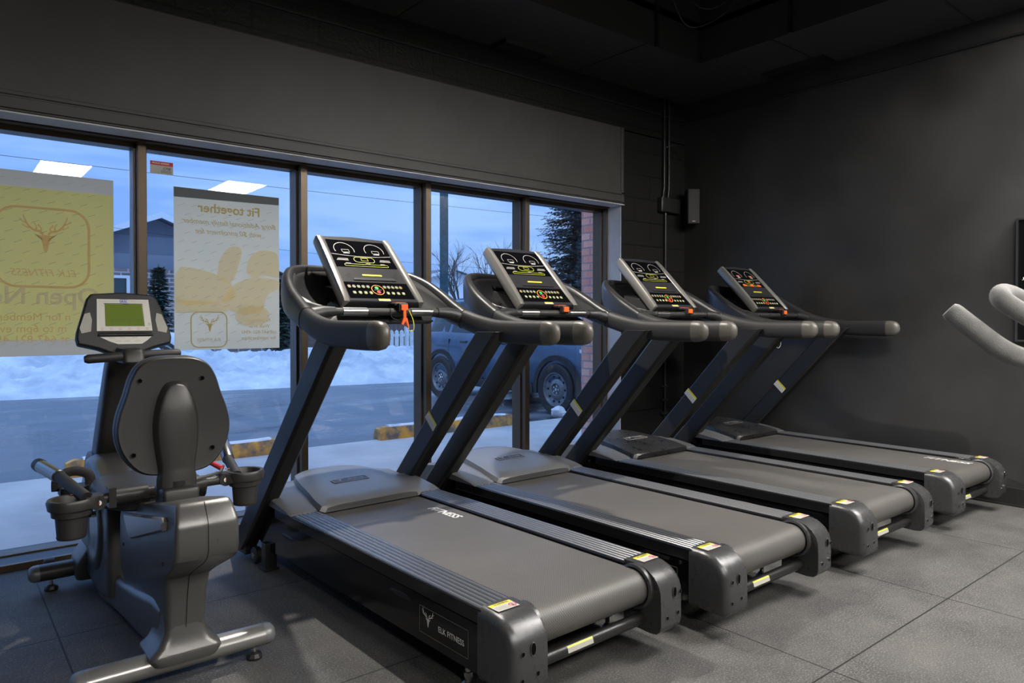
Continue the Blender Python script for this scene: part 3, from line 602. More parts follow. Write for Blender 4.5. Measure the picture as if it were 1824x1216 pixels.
# ================================================================== TREADMILL (local: x across, y from the rear end to the front, z up)
def mir(o, parent=None):  # not used on copies: geometry is built for each side
    return o
def treadmill_proto():
    t = empty('treadmill')
    # belt loop
    ry, rz, rr = .108, .243, .062
    out = arc(ry, rz, rr, 90, 270, 14); top = (1.60, rz+rr); bot = (1.60, rz-rr)
    prof = [top] + out + [bot]; inn = [(p[0]+(0 if i in (0, len(prof)-1) else .0), p[1]) for i, p in enumerate(prof)]
    inner = [(1.60, rz-rr+.004)] + [(ry-math.cos(math.radians(a))*0+ (rr-.004)*math.cos(math.radians(a)), rz+(rr-.004)*math.sin(math.radians(a))) for a in [270-180*i/14 for i in range(15)]] + [(1.60, rz+rr-.004)]
    b = MB(); b.prism(prof+inner, 'X', -.252, .252, 'belt'); belt = b.build('running_belt', t, smooth=30)
    b = MB(); b.cyl((0, ry, rz), rr-.006, .53, 'steel', 'X', n=24); b.build('roller', t)
    # side rails with raised tread strips
    for q in (-1, 1):
        b = MB(); x0, x1 = (.262, .397) if q > 0 else (-.397, -.262)
        b.box((x0, .155, .268), (x1, 1.70, .314), 'rail'); rail = b.build('side_rail', t, smooth=0, bevel=.004)
        b = MB(); n = 6; w = (.397-.262-.012)/n; b.box((x0+.005,.163,.3135),(x1-.005,1.68,.3155),'railt')
        for k in range(n):
            u = x0+.006+k*w; b.loft([[(u+w*.5-.0070,y,.3150),(u+w*.5+.0070,y,.3150),(u+w*.5+.0030,y,.3178),(u+w*.5-.0030,y,.3178)] for y in (.165, 1.68)], 'rib')
        b.build('foot_strip', rail, smooth=0)
        # deep glossy side panel
        xs = (.352, .386) if q > 0 else (-.386, -.352)
        poly = [(.155,.262),(1.95,.268),(2.02,.24),(2.02,.14),(1.80,.085),(1.60,.098),(.155,.103)]
        b = MB(); b.prism(poly, 'X', xs[0], xs[1], 'gloss', inset=.004); pan = b.build('side_panel', t, smooth=25)
        xf = .3868*q
        # scoops and the thin seam
        for (yy, zz) in ((1.58,.205), (.62,.225)):
            b = MB(); b.ball((q*.386, yy, zz), 1, 'plast', sc=(.004, .075, .010)); b.build('scoop', pan)
        # decal with elk head
        yc, zc = .365, .182
        DT = TM((xf+q*.0006, yc, zc), (0,-1,0) if q < 0 else (0,1,0), (0,0,1))
        b = MB(); b.stroke(rrect(.27,.088,.002,1), .0012, 'gry', DT, closed=True)
        DL = TM((xf+q*.0008, yc+(.085 if q < 0 else -.085), zc+.004), (0,-1,0) if q < 0 else (0,1,0), (0,0,1)); elk(b, 'wht', DL, .052)
        b.text('ELK FITNESS', .026, 'wht', TM((xf+q*.0008, yc-(.045 if q < 0 else -.045), zc-.004), (0,-1,0) if q < 0 else (0,1,0), (0,0,1)), bold=True, shear=-.1)
        b.build('side_decal', pan, smooth=0, label='white elk head logo and lettering')
        # rear cap
        pr = [(.166,.3225),(.115,.3215)] + [(a, b_) for a, b_ in [( .085,.3185),(.055,.308),(.028,.289),(.010,.265),(.002,.240),(.0,.20),(.0,.125),(.006,.108),(.02,.096),(.05,.092),(.166,.098)]]
        b = MB(); xa, xb = (.268, .402)
        R_ = []
        for xx, ins in ((xa, .0), (xb-.030, .0), (xb-.018, .003), (xb-.008, .009), (xb-.002, .018), (xb, .028)):
            pp = offset_poly(pr, ins) if ins else pr
            pp = [(.166, z) if abs(y_-.166) < .03 and i in (0, len(pr)-1) else (y_, z) for i, (y_, z) in enumerate(pp)]
            R_.append([(q*xx, y_, z) for y_, z in pp])
        b.loft(R_, 'cap'); 
        # roller collar on the inner face
        prof_c = [(.078,.0),(.078,.018),(.070,.022),(.066,.018),(.066,0)]
        b.lathe([(r_, -q*h_) for r_, h_ in prof_c], 'cap', c=(q*.269, ry, rz), axis='X', n=32)
        cap = b.build('rear_cap', t, smooth=32)
        for (dx, z_, w_, h_) in ((.076,.232,.011,.021), (.036 if q < 0 else .106,.227,.0075,.0085), (.034,.150,.0075,.0085), (.094,.156,.0075,.0085)):
            xx = (-.402+dx) if q < 0 else (.402-.134+dx)
            b = MB(); T_ = Matrix.Translation((xx, -.0008, z_))
            ring = [(w_*math.cos(a), 0, h_*math.sin(a)) for a in [2*math.pi*i/16 for i in range(16)]]
            r2_ = [(p[0]*.86, 0, p[2]*.86) for p in ring]
            b.loft([ring, [(p[0]*.98,-.0012,p[2]*.98) for p in ring], [(p[0],-.0012,p[2]) for p in r2_], r2_], 'steel', cap=(False, False), T=T_)
            b.add([(0,0,0)]+[(p[0],-.0002,p[2]) for p in r2_], [(0,i+1,(i+1)%16+1) for i in range(16)], 'hole', T=T_)
            b.build('bolt_hole', cap, smooth=0)
        # warning label on the cap top
        b = MB(); LT = TM((q*.335, .122, .3235), (1,0,0), (0,1,.0))
        b.quad((-.042,-.026,0),(.042,-.026,0),(.042,.026,0),(-.042,.026,0),'lab',LT); b.quad((-.042,.010,.0004),(.042,.010,.0004),(.042,.026,.0004),(-.042,.026,.0004),'ywl',LT)
        b.text('WARNING', .012, 'dgr', LT @ Matrix.Translation((.004,.018,.0008)), bold=True)
        for k in range(4): b.quad((-.038,-.020+.006*k,.0006),(.010,-.020+.006*k,.0006),(.010,-.0175+.006*k,.0006),(-.038,-.0175+.006*k,.0006),'gry',LT)
        b.stroke(arc(.027,-.009,.012,0,360,14)[:-1], .0022, 'red', LT @ Matrix.Translation((0,0,.0008)), closed=True); b.stroke([(.019,-.001),(.035,-.017)], .0022, 'red', LT @ Matrix.Translation((0,0,.0009)))
        b.quad((.023,-.016,.0007),(.031,-.016,.0007),(.029,-.003,.0007),(.025,-.003,.0007),'dgr',LT)
        b.build('warning_label', cap, smooth=0, label='white and yellow warning label')
        # levelling feet, front foot, wheel
        b = MB(); b.cyl((q*.335,.30,.075), .010, .09, 'chrome', n=12); b.lathe([(.0001,0),(.026,0),(.028,.010),(.020,.022),(.012,.030),(.0001,.030)], 'steel', c=(q*.335,.30,0)); b.cyl((q*.335,.30,.05), .016, .016, 'chrome', n=6); b.build('levelling_foot', t)
        b = MB(); b.box((q*.383-.028, 1.775, .012), (q*.383+.028, 1.825, .13), 'post'); b.box((q*.383-.036, 1.765, .0), (q*.383+.036, 1.84, .014), 'post'); b.build('front_foot', t, smooth=0, bevel=.003)
        b = MB(); b.lathe([(.012,-.018),(.034,-.018),(.040,-.012),(.040,.012),(.034,.018),(.012,.018)], 'soft', c=(q*.395, 1.925, .041), axis='X'); b.cyl((q*.395,1.925,.041), .014, .042, 'steel', 'X'); b.build('transport_wheel', t)
    b = MB(); b.tube([(-.272,.085,.135),(.272,.085,.135)], .021, 'post', n=16); bar = b.build('rear_crossbar', t)
    b = MB()
    for (xc, ) in ((-.06,),):
        pts = []
        for k, a in enumerate((205, 225, 245)): pass
        for (a0, a1, m_) in ((128, 146, 'yln'), (146, 185, 'gry')):
            b.quad((xc-.058, .085+.0222*math.cos(math.radians(a0)), .135+.0222*math.sin(math.radians(a0))), (xc+.058, .085+.0222*math.cos(math.radians(a0)), .135+.0222*math.sin(math.radians(a0))),
                   (xc+.058, .085+.0225*math.cos(math.radians(a1)), .135+.0225*math.sin(math.radians(a1))), (xc-.058, .085+.0225*math.cos(math.radians(a1)), .135+.0225*math.sin(math.radians(a1))), m_)
    b.build('warning_label', bar, smooth=0, label='narrow white and yellow warning label')
    b = MB(); b.box((-.35,.20,.175), (.35,2.0,.262), 'blk'); b.box((-.26,.30,.12),(-.20,1.9,.18),'blk'); b.box((.20,.30,.12),(.26,1.9,.18),'blk'); b.box((-.262,.2,.262),(.262,1.6,.298),'blk'); b.build('deck_frame', t, smooth=0)
    # motor cover: low hood plus raised plate
    b = MB(); b.loft([[(-hw, y_, zb), (-hw, y_, zt-.008), (-hw+.012, y_, zt), (hw-.012, y_, zt), (hw, y_, zt-.008), (hw, y_, zb)] for y_, hw, zt, zb in (
        (1.512,.402,.321,.3145),(1.56,.402,.333,.3145),(1.68,.402,.348,.3145),(1.765,.402,.356,.3145),(1.80,.352,.358,.3145),(1.83,.352,.360,.10),(1.92,.352,.364,.09),(2.06,.352,.345,.09),(2.15,.350,.300,.09),(2.205,.346,.235,.10),(2.225,.340,.170,.12))], 'cover')
    hood_o = b.build('motor_hood', t, smooth=35)
    b = MB(); R_ = []
    for (y_, hw, zt, bow) in ((1.478,.240,.342,.0),(1.490,.262,.350,.0),(1.56,.262,.364,0),(1.66,.248,.380,0),(1.78,.232,.394,0),(1.88,.212,.402,0),(1.95,.188,.404,0),(2.0,.15,.400,0),(2.02,.12,.392,0)):
        ring = [(-hw-.012, y_, zt-.062 if y_ > 1.6 else zt-.030)]
        for k in range(13):
            u = -1+2*k/12; yb = y_-.030*(1-u*u)*(1 if y_ < 1.6 else max(0, (1.9-y_)/.3) if y_ < 1.9 else 0)
            ring.append((u*hw, yb, zt-.010*abs(u)**6+.006*(1-u*u)))
        ring.append((hw+.012, y_, zt-.062 if y_ > 1.6 else zt-.030)); R_.append(ring)
    b.loft(R_, 'cover'); plate = b.build('motor_cover', t, smooth=40)
    b = MB(); ET = TM((-.01, 1.70, .3935), (1,0,0), (0,1,.115))
    b.prism([(p[0], p[1]) for p in rrect(.19,.052,.004,2)], 'Z', -.004, .0012, 'plast', ET); b.stroke(rrect(.188,.050,.004,2), .0035, 'lab', ET @ Matrix.Translation((0,0,.0018)), closed=True)
    elk(b, 'lab', ET @ Matrix.Translation((-.055,.003,.002)), .030); b.text('ELK FITNESS', .0155, 'lab', ET @ Matrix.Translation((.03,0,.002)), bold=True)
    b.build('emblem_plate', plate, smooth=0, label='small outlined logo plate')
    # uprights
    for q in (-1, 1):
        R_ = []
        for (y1, z1, D) in ((2.158,.050,.145),(1.95,.275,.158),(1.60,.655,.163),(1.235,1.055,.168),(1.16,1.13,.168)):
            w_ = .041; x_ = q*.397
            y0 = y1-D
            R_.append([(x_+ (p[0]), y0 + (p[1]+.5)*D, z1 + (.5-(p[1]+.5))*0) for p in [(a, c/1.0) for a, c in [( -w_, -.40), (-w_+.012, -.5), (w_-.012, -.5), (w_, -.40), (w_, .42), (w_-.010, .5), (-w_+.010, .5), (-w_, .42)]]])
        # bottom cut: drop the rear lower corner
        R_[0] = [(p[0], p[1], p[2] + (.035 if p[1] > 2.1 else 0)*0 + (.0)) for p in R_[0]]
        b = MB(); b.loft(R_, 'post'); b.box((q*.397-.030, 1.99, .03), (q*.397+.030, 2.12, .10), 'post')
        up = b.build('upright', t, smooth=25, bevel=.003)
        if q > 0:
            # sticker on the inner face of the right upright
            yc, zc = 1.525, .668; d = Vector((0,-.68,.73)); ax = Vector((0, -.73, -.68))
            PT = TM((.397-.0425, yc, zc), (0,-.73,-.68), (0,-.68,.73)); 
            b = MB(); b.quad((-.048,-.026,0),(.048,-.026,0),(.048,.026,0),(-.048,.026,0),'wht',PT); b.quad((-.048,.012,.0004),(.048,.012,.0004),(.048,.026,.0004),(-.048,.026,.0004),'ywl',PT)
            for k in range(5): b.quad((-.044,-.024+.0065*k,.0005),(.044,-.024+.0065*k,.0005),(.044,-.0215+.0065*k,.0005),(-.044,-.0215+.0065*k,.0005),'gry',PT)
            b.build('caution_label', up, smooth=0, label='white and yellow caution label')
            b = MB(); b.box((.375,1.585,.625),(.398,1.622,.65),'red'); b.build('release_tab', up, smooth=0, bevel=.003, label='small red release tab')
    # arms: foam grip plus sweeping shroud
    for q in (-1, 1):
        path = bez([(q*.418,.655,1.128),(q*.424,.85,1.127),(q*.426,1.05,1.133),(q*.424,1.20,1.158),(q*.412,1.315,1.190)], 6)
        def sec(p, tdir, h, w, n=16, pw=2.6):
            tdir = tdir.normalized(); up = Vector((0,0,1)); up = (up-tdir*up.dot(tdir)).normalized(); bi = tdir.cross(up)
            r_ = []
            for j in range(n):
                a = 2*math.pi*j/n; c_, s_ = math.cos(a), math.sin(a)
                r_.append(p + bi*(w*math.copysign(abs(c_)**(2/pw), c_)) + up*(h*math.copysign(abs(s_)**(2/pw), s_)))
            return r_
        def sweep(path, hs, ws, m, mb, pw=2.6):
            R_ = []
            for i, p in enumerate(path):
                td = path[min(i+1, len(path)-1)]-path[max(i-1, 0)]; u = i/(len(path)-1)
                def itp(a):
                    f = u*(len(a)-1); k = min(int(f), len(a)-2); return a[k]+(a[k+1]-a[k])*(f-k)
                R_.append(sec(p, td, itp(hs), itp(ws), pw=pw))
            mb.loft(R_, m)
        b = MB(); sweep(path[3:], [.054,.054,.053,.050,.048,.047,.047], [.034,.035,.036,.035,.033,.033,.033], 'soft', b); grip = b.build('handrail_grip', t, smooth=45)
        tip = [path[3]-(path[3]-path[0])*k for k in (0,.35,.62,.80,.93,1.0)]
        b = MB(); sweep([path[-1]-(path[-1]-path[-2])*.10, path[-1]+(path[-1]-path[-2])*.10], [.0495,.0495], [.0352,.0352], 'plast', b); b.build('grip_collar', grip, smooth=45)
        b = MB(); sweep(tip, [.0545,.0535,.049,.040,.026,.010], [.0345,.034,.031,.025,.015,.005], 'softcap', b); b.build('end_cap', grip, smooth=45, label='lighter rounded end cap')
        path2 = bez([(q*.412,1.316,1.190),(q*.408,1.40,1.222),(q*.402,1.50,1.268),(q*.372,1.605,1.325),(q*.315,1.69,1.368),(q*.235,1.735,1.388),(q*.12,1.755,1.395),(q*.0,1.76,1.395)], 5)
        b = MB(); sweep(path2, [.047,.055,.062,.066,.066,.062,.055,.045], [.033,.032,.030,.027,.024,.022,.022,.022], 'shroud', b, pw=3)
        shr = b.build('arm_shroud', t, smooth=45)
        # dished inner wing between the shroud and the console
        inner = bez([(q*.36,1.30,1.205),(q*.30,1.36,1.20),(q*.26,1.44,1.215),(q*.22,1.52,1.245),(q*.18,1.58,1.27),(q*.10,1.62,1.29),(q*.0,1.62,1.29)], 5)[:len(path2)]
        while len(inner) < len(path2): inner.append(inner[-1])
        rows = []
        K = 6
        for i in range(len(path2)):
            a_ = path2[i]+Vector((-q*.012 if i < 20 else 0, -.01, .046)); c_ = inner[i]
            row = []
            for k in range(K+1):
                u = k/K; p = a_.lerp(c_, u); sag = math.sin(math.pi*u)*.028; p = p+Vector((0, sag*.6, -sag)); row.append(p)
            rows.append(row)
        vs = [p for r_ in rows for p in r_]; fs = [(i*(K+1)+k, i*(K+1)+k+1, (i+1)*(K+1)+k+1, (i+1)*(K+1)+k) for i in range(len(rows)-1) for k in range(K)]
        b = MB(); b.add(vs, fs, 'tray'); wing = b.build('wing_tray', t, smooth=60); md = wing.modifiers.new('s', 'SOLIDIFY'); md.thickness = .008; md.offset = 0
        b = MB(); b.tube([(q*.385,1.335,1.203),(q*.33,1.34,1.218),(q*.27,1.345,1.222)], [.036,.029,.021], 'plast', n=16); b.build('bar_socket', t)
        if q < 0:
            b = MB(); b.loft([[(-.395,1.47,1.291),(-.372,1.47,1.293)],[(-.372,1.40,1.262),(-.350,1.40,1.262)],[(-.345,1.345,1.247),(-.325,1.345,1.247)]], 'lab', cap=(False, False))
            b.build('arm_label', shr, smooth=0)
    # crossbar with pulse sensors
    b = MB(); b.tube([(-.29,1.345,1.222),(.29,1.345,1.222)], .0165, 'soft', n=16); cb = b.build('pulse_bar', t)
    for q in (-1, 1):
        b = MB(); b.tube([(q*.115,1.345,1.222),(q*.235,1.345,1.222)], .0195, 'steel', n=18); b.build('pulse_sensor', cb)
    # neck and underside below the console
    b = MB(); b.loft([[(-w_, yf, z), (w_, yf, z), (w_, 1.68, z+.03), (-w_, 1.68, z+.03)] for w_, yf, z in ((.25,1.385,1.165),(.28,1.38,1.180),(.24,1.40,1.205),(.17,1.435,1.235),(.15,1.52,1.32))], 'plast')
    b.build('console_neck', t, smooth=30, bevel=.006)
    # console
    CT = TM((0, 1.372, 1.268), (1,0,0), (0,.318,.328))     # origin at lower edge, x across, y up the face, z out of the face
    Lc = .457
    b = MB()
    def hw(v): return .212-.016*v/Lc
    R_ = []
    for w_, zf, e0, e1 in ((.93,-.062,.02,.03),(1.0,-.045,.004,.006),(1.0,-.012,0,0),(.985,0,.004,.006)):
        vv = [e0, e0, Lc*.5, Lc-e1-.02, Lc-e1, Lc-e1+.006, Lc-e1, Lc-e1-.02, Lc*.5]
        ring = [(-hw(0)*w_+.01, e0, zf), (hw(0)*w_-.01, e0, zf), (hw(0)*w_, e0+.012, zf), (hw(Lc*.5)*w_, Lc*.5, zf), (hw(Lc)*w_, Lc-e1-.03, zf), (hw(Lc)*w_-.03, Lc-e1-.004, zf), (0, Lc-e1+.006, zf), (-hw(Lc)*w_+.03, Lc-e1-.004, zf), (-hw(Lc)*w_, Lc-e1-.03, zf), (-hw(Lc*.5)*w_, Lc*.5, zf), (-hw(0)*w_, e0+.012, zf)]
        R_.append(ring)
    b.loft(R_, 'face', T=CT); con = b.build('console', t, smooth=30, bevel=.004)
    for q in (-1, 1):
        b = MB(); ring = []
        for v, wi, wo, zt in ((0.0,.030,.0,.004),(.03,.034,.003,.010),(.15,.038,.004,.013),(.30,.036,.004,.013),(.40,.030,.003,.011),(Lc-.012,.034,.002,.004)):
            h_ = hw(v); ring.append([(q*(h_-wi), v, .0), (q*(h_-wi+.004), v, zt*.6), (q*(h_-wi*.5), v, zt), (q*(h_-.003), v, zt*.7), (q*(h_+wo), v, -.006), (q*(h_+wo), v, -.036), (q*(h_-.004), v, -.05)])
        b.loft(ring, 'silver', T=CT); b.build('side_trim', con, smooth=45, label='silver side trim')
    def CP(x, v, z=.0015): return CT @ Matrix.Translation((x, v, z))
    def rim(v, ins=.040): return hw(v)-ins
    b = MB(); v0, v1 = .232, .425; b.add([(-rim(v0), v0, 0), (rim(v0), v0, 0), (rim(v1), v1, 0), (-rim(v1), v1, 0)], [(0,1,2,3)], 'screen', CP(0,0,.001)); dsp = b.build('display', con, smooth=0)
    b = MB()
    for gx in (-.082, .080):
        b.stroke(arc(gx, .355, .052, -18, 198, 22, ry=.050), .0032, 'gry', CP(0,0,.0016)); b.stroke(rrect(.038,.018,.001,1,gx+.004,.347), .0022, 'gry', CP(0,0,.0016), closed=True)
        b.quad((gx-.012,.329,0),(gx+.020,.329,0),(gx+.020,.333,0),(gx-.012,.333,0),'wht',CP(0,0,.0016))
    b.stroke([(x/1000, (.322-.012*(1-(x/165)**2))) for x in range(-160, 161, 20)], .0026, 'gry', CP(0,0,.0016))
    b.stroke(rrect(.110,.036,.018,6,.0,.286), .0026, 'yln', CP(0,0,.0018), closed=True); b.stroke(rrect(.036,.017,.001,1,.002,.289), .0020, 'yln', CP(0,0,.0016), closed=True)
    b.stroke(rrect(.235,.014,.0069,5,.0,.247), .0022, 'yln', CP(0,0,.0016), closed=True)
    for gx in (-.115, .112):
        for k in range(3): b.quad((gx-.032+.004*k,.277+.006*k,0),(gx+.030,.277+.006*k,0),(gx+.030,.2795+.006*k,0),(gx-.032+.004*k,.2795+.006*k,0),'gry',CP(0,0,.0016))
    for gx in (-.095,.01,.09): b.quad((gx-.012,.2585,0),(gx+.014,.2585,0),(gx+.014,.2615,0),(gx-.012,.2615,0),'gry',CP(0,0,.0016))
    b.build('display_markings', con, smooth=0)
    b = MB(); b.prism(rrect(.105,.010,.002,2,.0,.178), 'Z', 0, .0012, 'ywl', CP(0,0,.0005)); b.build('yellow_label', con, smooth=0)
    b = MB(); b.box((-.105,.148,.0004), (.115,.161,.0016), 'blk', CP(0,0,0)); b.box((-.108,.143,.0), (.118,.148,.004), 'plast', CP(0,0,0)); b.build('tablet_ledge', con, smooth=0)
    for gx in (-.125, .125):
        b = MB()
        for rr_ in (.006,.011,.016): b.stroke(arc(gx,.178,rr_,0,360,14)[:-1], .0012, 'blk', CP(0,0,.001), closed=True)
        b.build('speaker_holes', con, smooth=0)
    b = MB(); v0, v1 = .022, .128; b.add([(-rim(v0), v0, 0), (rim(v0), v0, 0), (rim(v1), v1, 0), (-rim(v1), v1, 0)], [(0,1,2,3)], 'screen', CP(0,0,.001)); b.build('keypad', con, smooth=0)
    for v, xs in ((.098, [-.150,-.126,-.102,-.078,-.054,.034,.056,.078,.100,.122]), (.058, [-.137,-.108,-.080,-.052,.038,.066,.094,.122])):
        for i, x in enumerate(xs):
            b = MB(); b.prism([(x+.0085*math.cos(a), v+.0085*math.sin(a)) for a in [2*math.pi*k/12 for k in range(12)]], 'Z', 0, .0015, 'dgr', CP(0,0,.0006))
            m_ = 'yln' if v < .08 else 'gry'
            b.stroke(arc(x,v,.0085,20,160,6), .0016, m_, CP(0,0,.0024)); b.stroke(arc(x,v,.0085,200,340,6), .0016, 'yln', CP(0,0,.0024))
            b.quad((x-.005,v-.0022,0),(x+.005,v-.0022,0),(x+.005,v+.0026,0),(x-.005,v+.0026,0), 'orl' if (v > .08 and i in (0, len(xs)-1)) else ('gry' if v > .08 else 'wht'), CP(0,0,.0024))
            b.build('button', con, smooth=0)
    b = MB(); b.stroke(arc(-.009,.078,.031,0,360,28)[:-1], .0036, 'orl', CP(0,0,.0018), closed=True); b.quad((-.028,.077,0),(.010,.077,0),(.010,.0785,0),(-.028,.0785,0),'gry',CP(0,0,.0018)); b.build('start_stop_ring', con, smooth=0, label='orange ring around the start and stop keys')
    b = MB(); b.prism(arc(-.011,.091,.010,0,360,14)[:-1], 'Z', 0, .0016, 'grn', CP(0,0,.0006)); b.build('start_button', con, smooth=0, label='green start key')
    b = MB(); b.prism(arc(-.009,.064,.010,0,360,14)[:-1], 'Z', 0, .0016, 'red', CP(0,0,.0006)); b.build('stop_button', con, smooth=0, label='red stop key')
    b = MB(); b.quad((-.032,.004,0),(.030,.004,0),(.030,.018,0),(-.032,.018,0),'lab',CP(0,0,.0024)); b.quad((-.032,.011,0),(.030,.011,0),(.030,.018,0),(-.032,.018,0),'ywl',CP(0,0,.0028)); b.build('lower_label', con, smooth=0, label='small yellow and white label')
    # safety switch
    b = MB(); b.box((.035,1.31,1.222), (.085,1.36,1.262), 'plast'); b.box((.025,1.33,1.250), (.097,1.40,1.264), 'plast'); sw = b.build('safety_switch', t, smooth=0, bevel=.004)
    b = MB(); b.box((.043,1.302,1.230), (.078,1.312,1.256), 'org'); b.box((.035,1.335,1.2645), (.086,1.375,1.2665), 'org'); b.build('safety_key', sw, smooth=0, bevel=.002, label='orange safety key')
    return t

TMG = 'treadmills in a row facing the windows'
T1 = treadmill_proto(); treads = [T1] + [dup_tree(T1) for _ in range(3)]
info = [((1.668, 1.565), 1.6, 'black treadmill nearest the recumbent bike, orange safety clip dangling from its console'),
        ((2.622, 1.510), .75, 'black treadmill second from the recumbent bike, with a clean grey motor cover'),
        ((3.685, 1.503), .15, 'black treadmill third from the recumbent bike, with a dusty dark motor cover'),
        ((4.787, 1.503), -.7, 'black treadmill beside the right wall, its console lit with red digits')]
for o, ((x, y), rz, lab) in zip(treads, info):
    o.location = (x, y, 0); o.rotation_euler = (0, 0, math.radians(rz)); tagit(o, lab, 'treadmill', TMG)
BT = lambda x, y: TM((x, y, .3062), (0,-1,0), (1,0,0))
# belt lettering: different place on each belt
def belt_text(t, x, y, s=.062):
    b = MB(); b.text('FITNESS', s, 'wht', BT(x, y), bold=True, shear=.25); b.build('belt_lettering', t, smooth=0, label='white lettering on the running belt')
belt_text(treads[0], .175, 1.155); belt_text(treads[3], .150, .255, .075)
# first machine: clip hanging below the console
b = MB(); b.box((.052,1.300,1.19),(.068,1.308,1.232),'org'); b.loft([[(.050,1.298,1.192),(.070,1.298,1.192),(.070,1.310,1.192),(.050,1.310,1.192)],[(.040,1.298,1.165),(.052,1.298,1.160),(.052,1.310,1.160),(.040,1.310,1.165)]],'org')
b.loft([[(.058,1.298,1.195),(.072,1.298,1.195),(.072,1.310,1.195),(.058,1.310,1.195)],[(.074,1.298,1.150),(.084,1.298,1.150),(.084,1.310,1.150),(.074,1.310,1.150)]],'org'); b.build('hanging_clip', treads[0], smooth=0, bevel=.002, label='orange plastic clip on a cord')
b = MB(); b.tube(bez([(.075,1.304,1.155),(.085,1.30,1.135),(.10,1.29,1.14),(.105,1.30,1.18),(.10,1.33,1.23)]), .0022, 'ywl', n=6); b.tube(bez([(.0,1.33,1.24),(.0,1.32,1.20),(.03,1.31,1.185),(.055,1.305,1.20)]), .002, 'blk', n=6); b.build('cord', treads[0])
# second clip cord hanging on the right-wall machine
b = MB(); b.tube(bez([(-.05,1.32,1.12),(-.055,1.32,1.03),(-.02,1.32,.985),(.02,1.32,1.0),(.02,1.32,1.06),(-.01,1.32,1.12)]), .002, 'gry', n=6); b.build('cord', treads[3])
# lit digits on the last console
CT = TM((0, 1.372, 1.268), (1,0,0), (0,.318,.328))
b = MB(); Q = CT @ Matrix.Translation((0,0,.0022))
for gx in (-.078, .084): b.text('88', .022, 'led', Q @ Matrix.Translation((gx,.347,0)), bold=True)
b.text('8', .022, 'led', Q @ Matrix.Translation((.002,.289,0)), bold=True)
for gx in (-.09,.0,.09): b.text('0:00', .024, 'led', Q @ Matrix.Translation((gx,.247,0)), bold=True)
b.build('lit_digits', treads[3], smooth=0, label='red lit digits')
# dusty darker covers on the two far machines
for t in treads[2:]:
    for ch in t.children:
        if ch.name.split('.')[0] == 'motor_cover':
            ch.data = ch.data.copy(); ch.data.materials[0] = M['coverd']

# ================================================================== RECUMBENT BIKE (local origin at the rear stabiliser, +y to the windows)
B = empty('recumbent_bike', (.632, 2.50, 0), 0, 'grey recumbent exercise bike with a rounded backrest, beside the first treadmill', 'exercise bike')
def bpart(mb, name, parent=B, **k): return mb.build(name, parent, **k)
for (y, z, L1, L2) in ((0, .078, -.315, .262), (1.20, .082, -.315, .30)):
    b = MB()
    def obl(x, h, w): return [(x, y+w*math.cos(a), z+h*math.sin(a)) for a in [2*math.pi*k/18 for k in range(18)]]
    b.loft([obl(L1+.035,.036,.045), obl(L2,.036,.045)], 'bikes' if y == 0 else 'bikeb'); s_ = bpart(b, 'stabiliser', smooth=60)
    for q, xe in ((-1, L1+.035), (1, L2)):
        b = MB(); b.loft([obl(xe+q*d, .0365*f, .0455*f) for d, f in ((0,1.0),(.018,.98),(.030,.85),(.038,.6),(.041,.15))], 'cover'); b.build('end_cap', s_, smooth=60, label='rounded grey end cap')
    for q in (-1, 1):
        xx = q*.235
        b = MB(); b.cyl((xx, y, .038), .008, .03, 'chrome', n=12); b.lathe([(.0001,0),(.026,0),(.028,.008),(.022,.020),(.012,.026),(.0001,.026)], 'plast', c=(xx,y,0), n=10); b.build('levelling_foot', s_, smooth=30)
b = MB(); b.lathe([(.008,-.02),(.032,-.02),(.036,-.014),(.036,.014),(.032,.02),(.008,.02)], 'soft', c=(-.235,1.275,.085), axis='X'); b.lathe([(.008,-.02),(.032,-.02),(.036,-.014),(.036,.014),(.032,.02),(.008,.02)], 'soft', c=(.235,1.275,.085), axis='X'); bpart(b, 'transport_wheels')
# rear body block: loft over z of rounded rings (x half width, y0 rear, y1 front)
def ringz(z, hx, y0, y1, r=.03, n=4, rf=None, zf=None):
    pts = []
    for (qx, qy, a0) in ((1,1,0),(-1,1,90),(-1,-1,180),(1,-1,270)):
        rr_ = min(r, hx*.98, (y1-y0)*.49)
        for k in range(n+1):
            a = math.radians(a0+90*k/n); cx_ = qx*(hx-rr_); cy_ = (y1-rr_) if qy > 0 else (y0+rr_)
            yy = cy_+rr_*math.sin(a); zz = z + ((zf-z)*(yy-y0)/(y1-y0) if zf is not None else 0); pts.append((cx_+rr_*math.cos(a), yy, zz))
    return pts
b = MB()
b.loft([ringz(z, hx, y0, y1, r, zf=zf) for z, hx, y0, y1, r, zf in (
    (.085,.060,-.030,.30,.018,.085),(.18,.060,-.040,.36,.018,.15),(.30,.062,-.062,.46,.018,.17),(.365,.066,-.082,.49,.016,.175),(.392,.076,-.125,.50,.014,.19),(.45,.090,-.245,.505,.014,.25),
    (.475,.092,-.280,.505,.014,.30),(.50,.0925,-.292,.505,.014,.33),(.57,.0915,-.292,.505,.014,.445),(.585,.090,-.288,.505,.014,.46),(.625,.083,-.262,.50,.014,.490),(.636,.078,-.248,.49,.012,.499),(.640,.070,-.235,.48,.012,.502))], 'bike', cap=(True, True))
body = bpart(b, 'rear_housing', smooth=28)
b = MB(); b.loft([ringz(z, hx, y0, y1, r) for z, hx, y0, y1, r in ((.082,.100,-.058,.115,.03),(.105,.112,-.066,.120,.03),(.118,.108,-.062,.12,.03),(.135,.085,-.055,.12,.03),(.17,.066,-.045,.12,.03),(.24,.060,-.04,.12,.03))], 'bike'); bpart(b, 'base_collar', smooth=50)
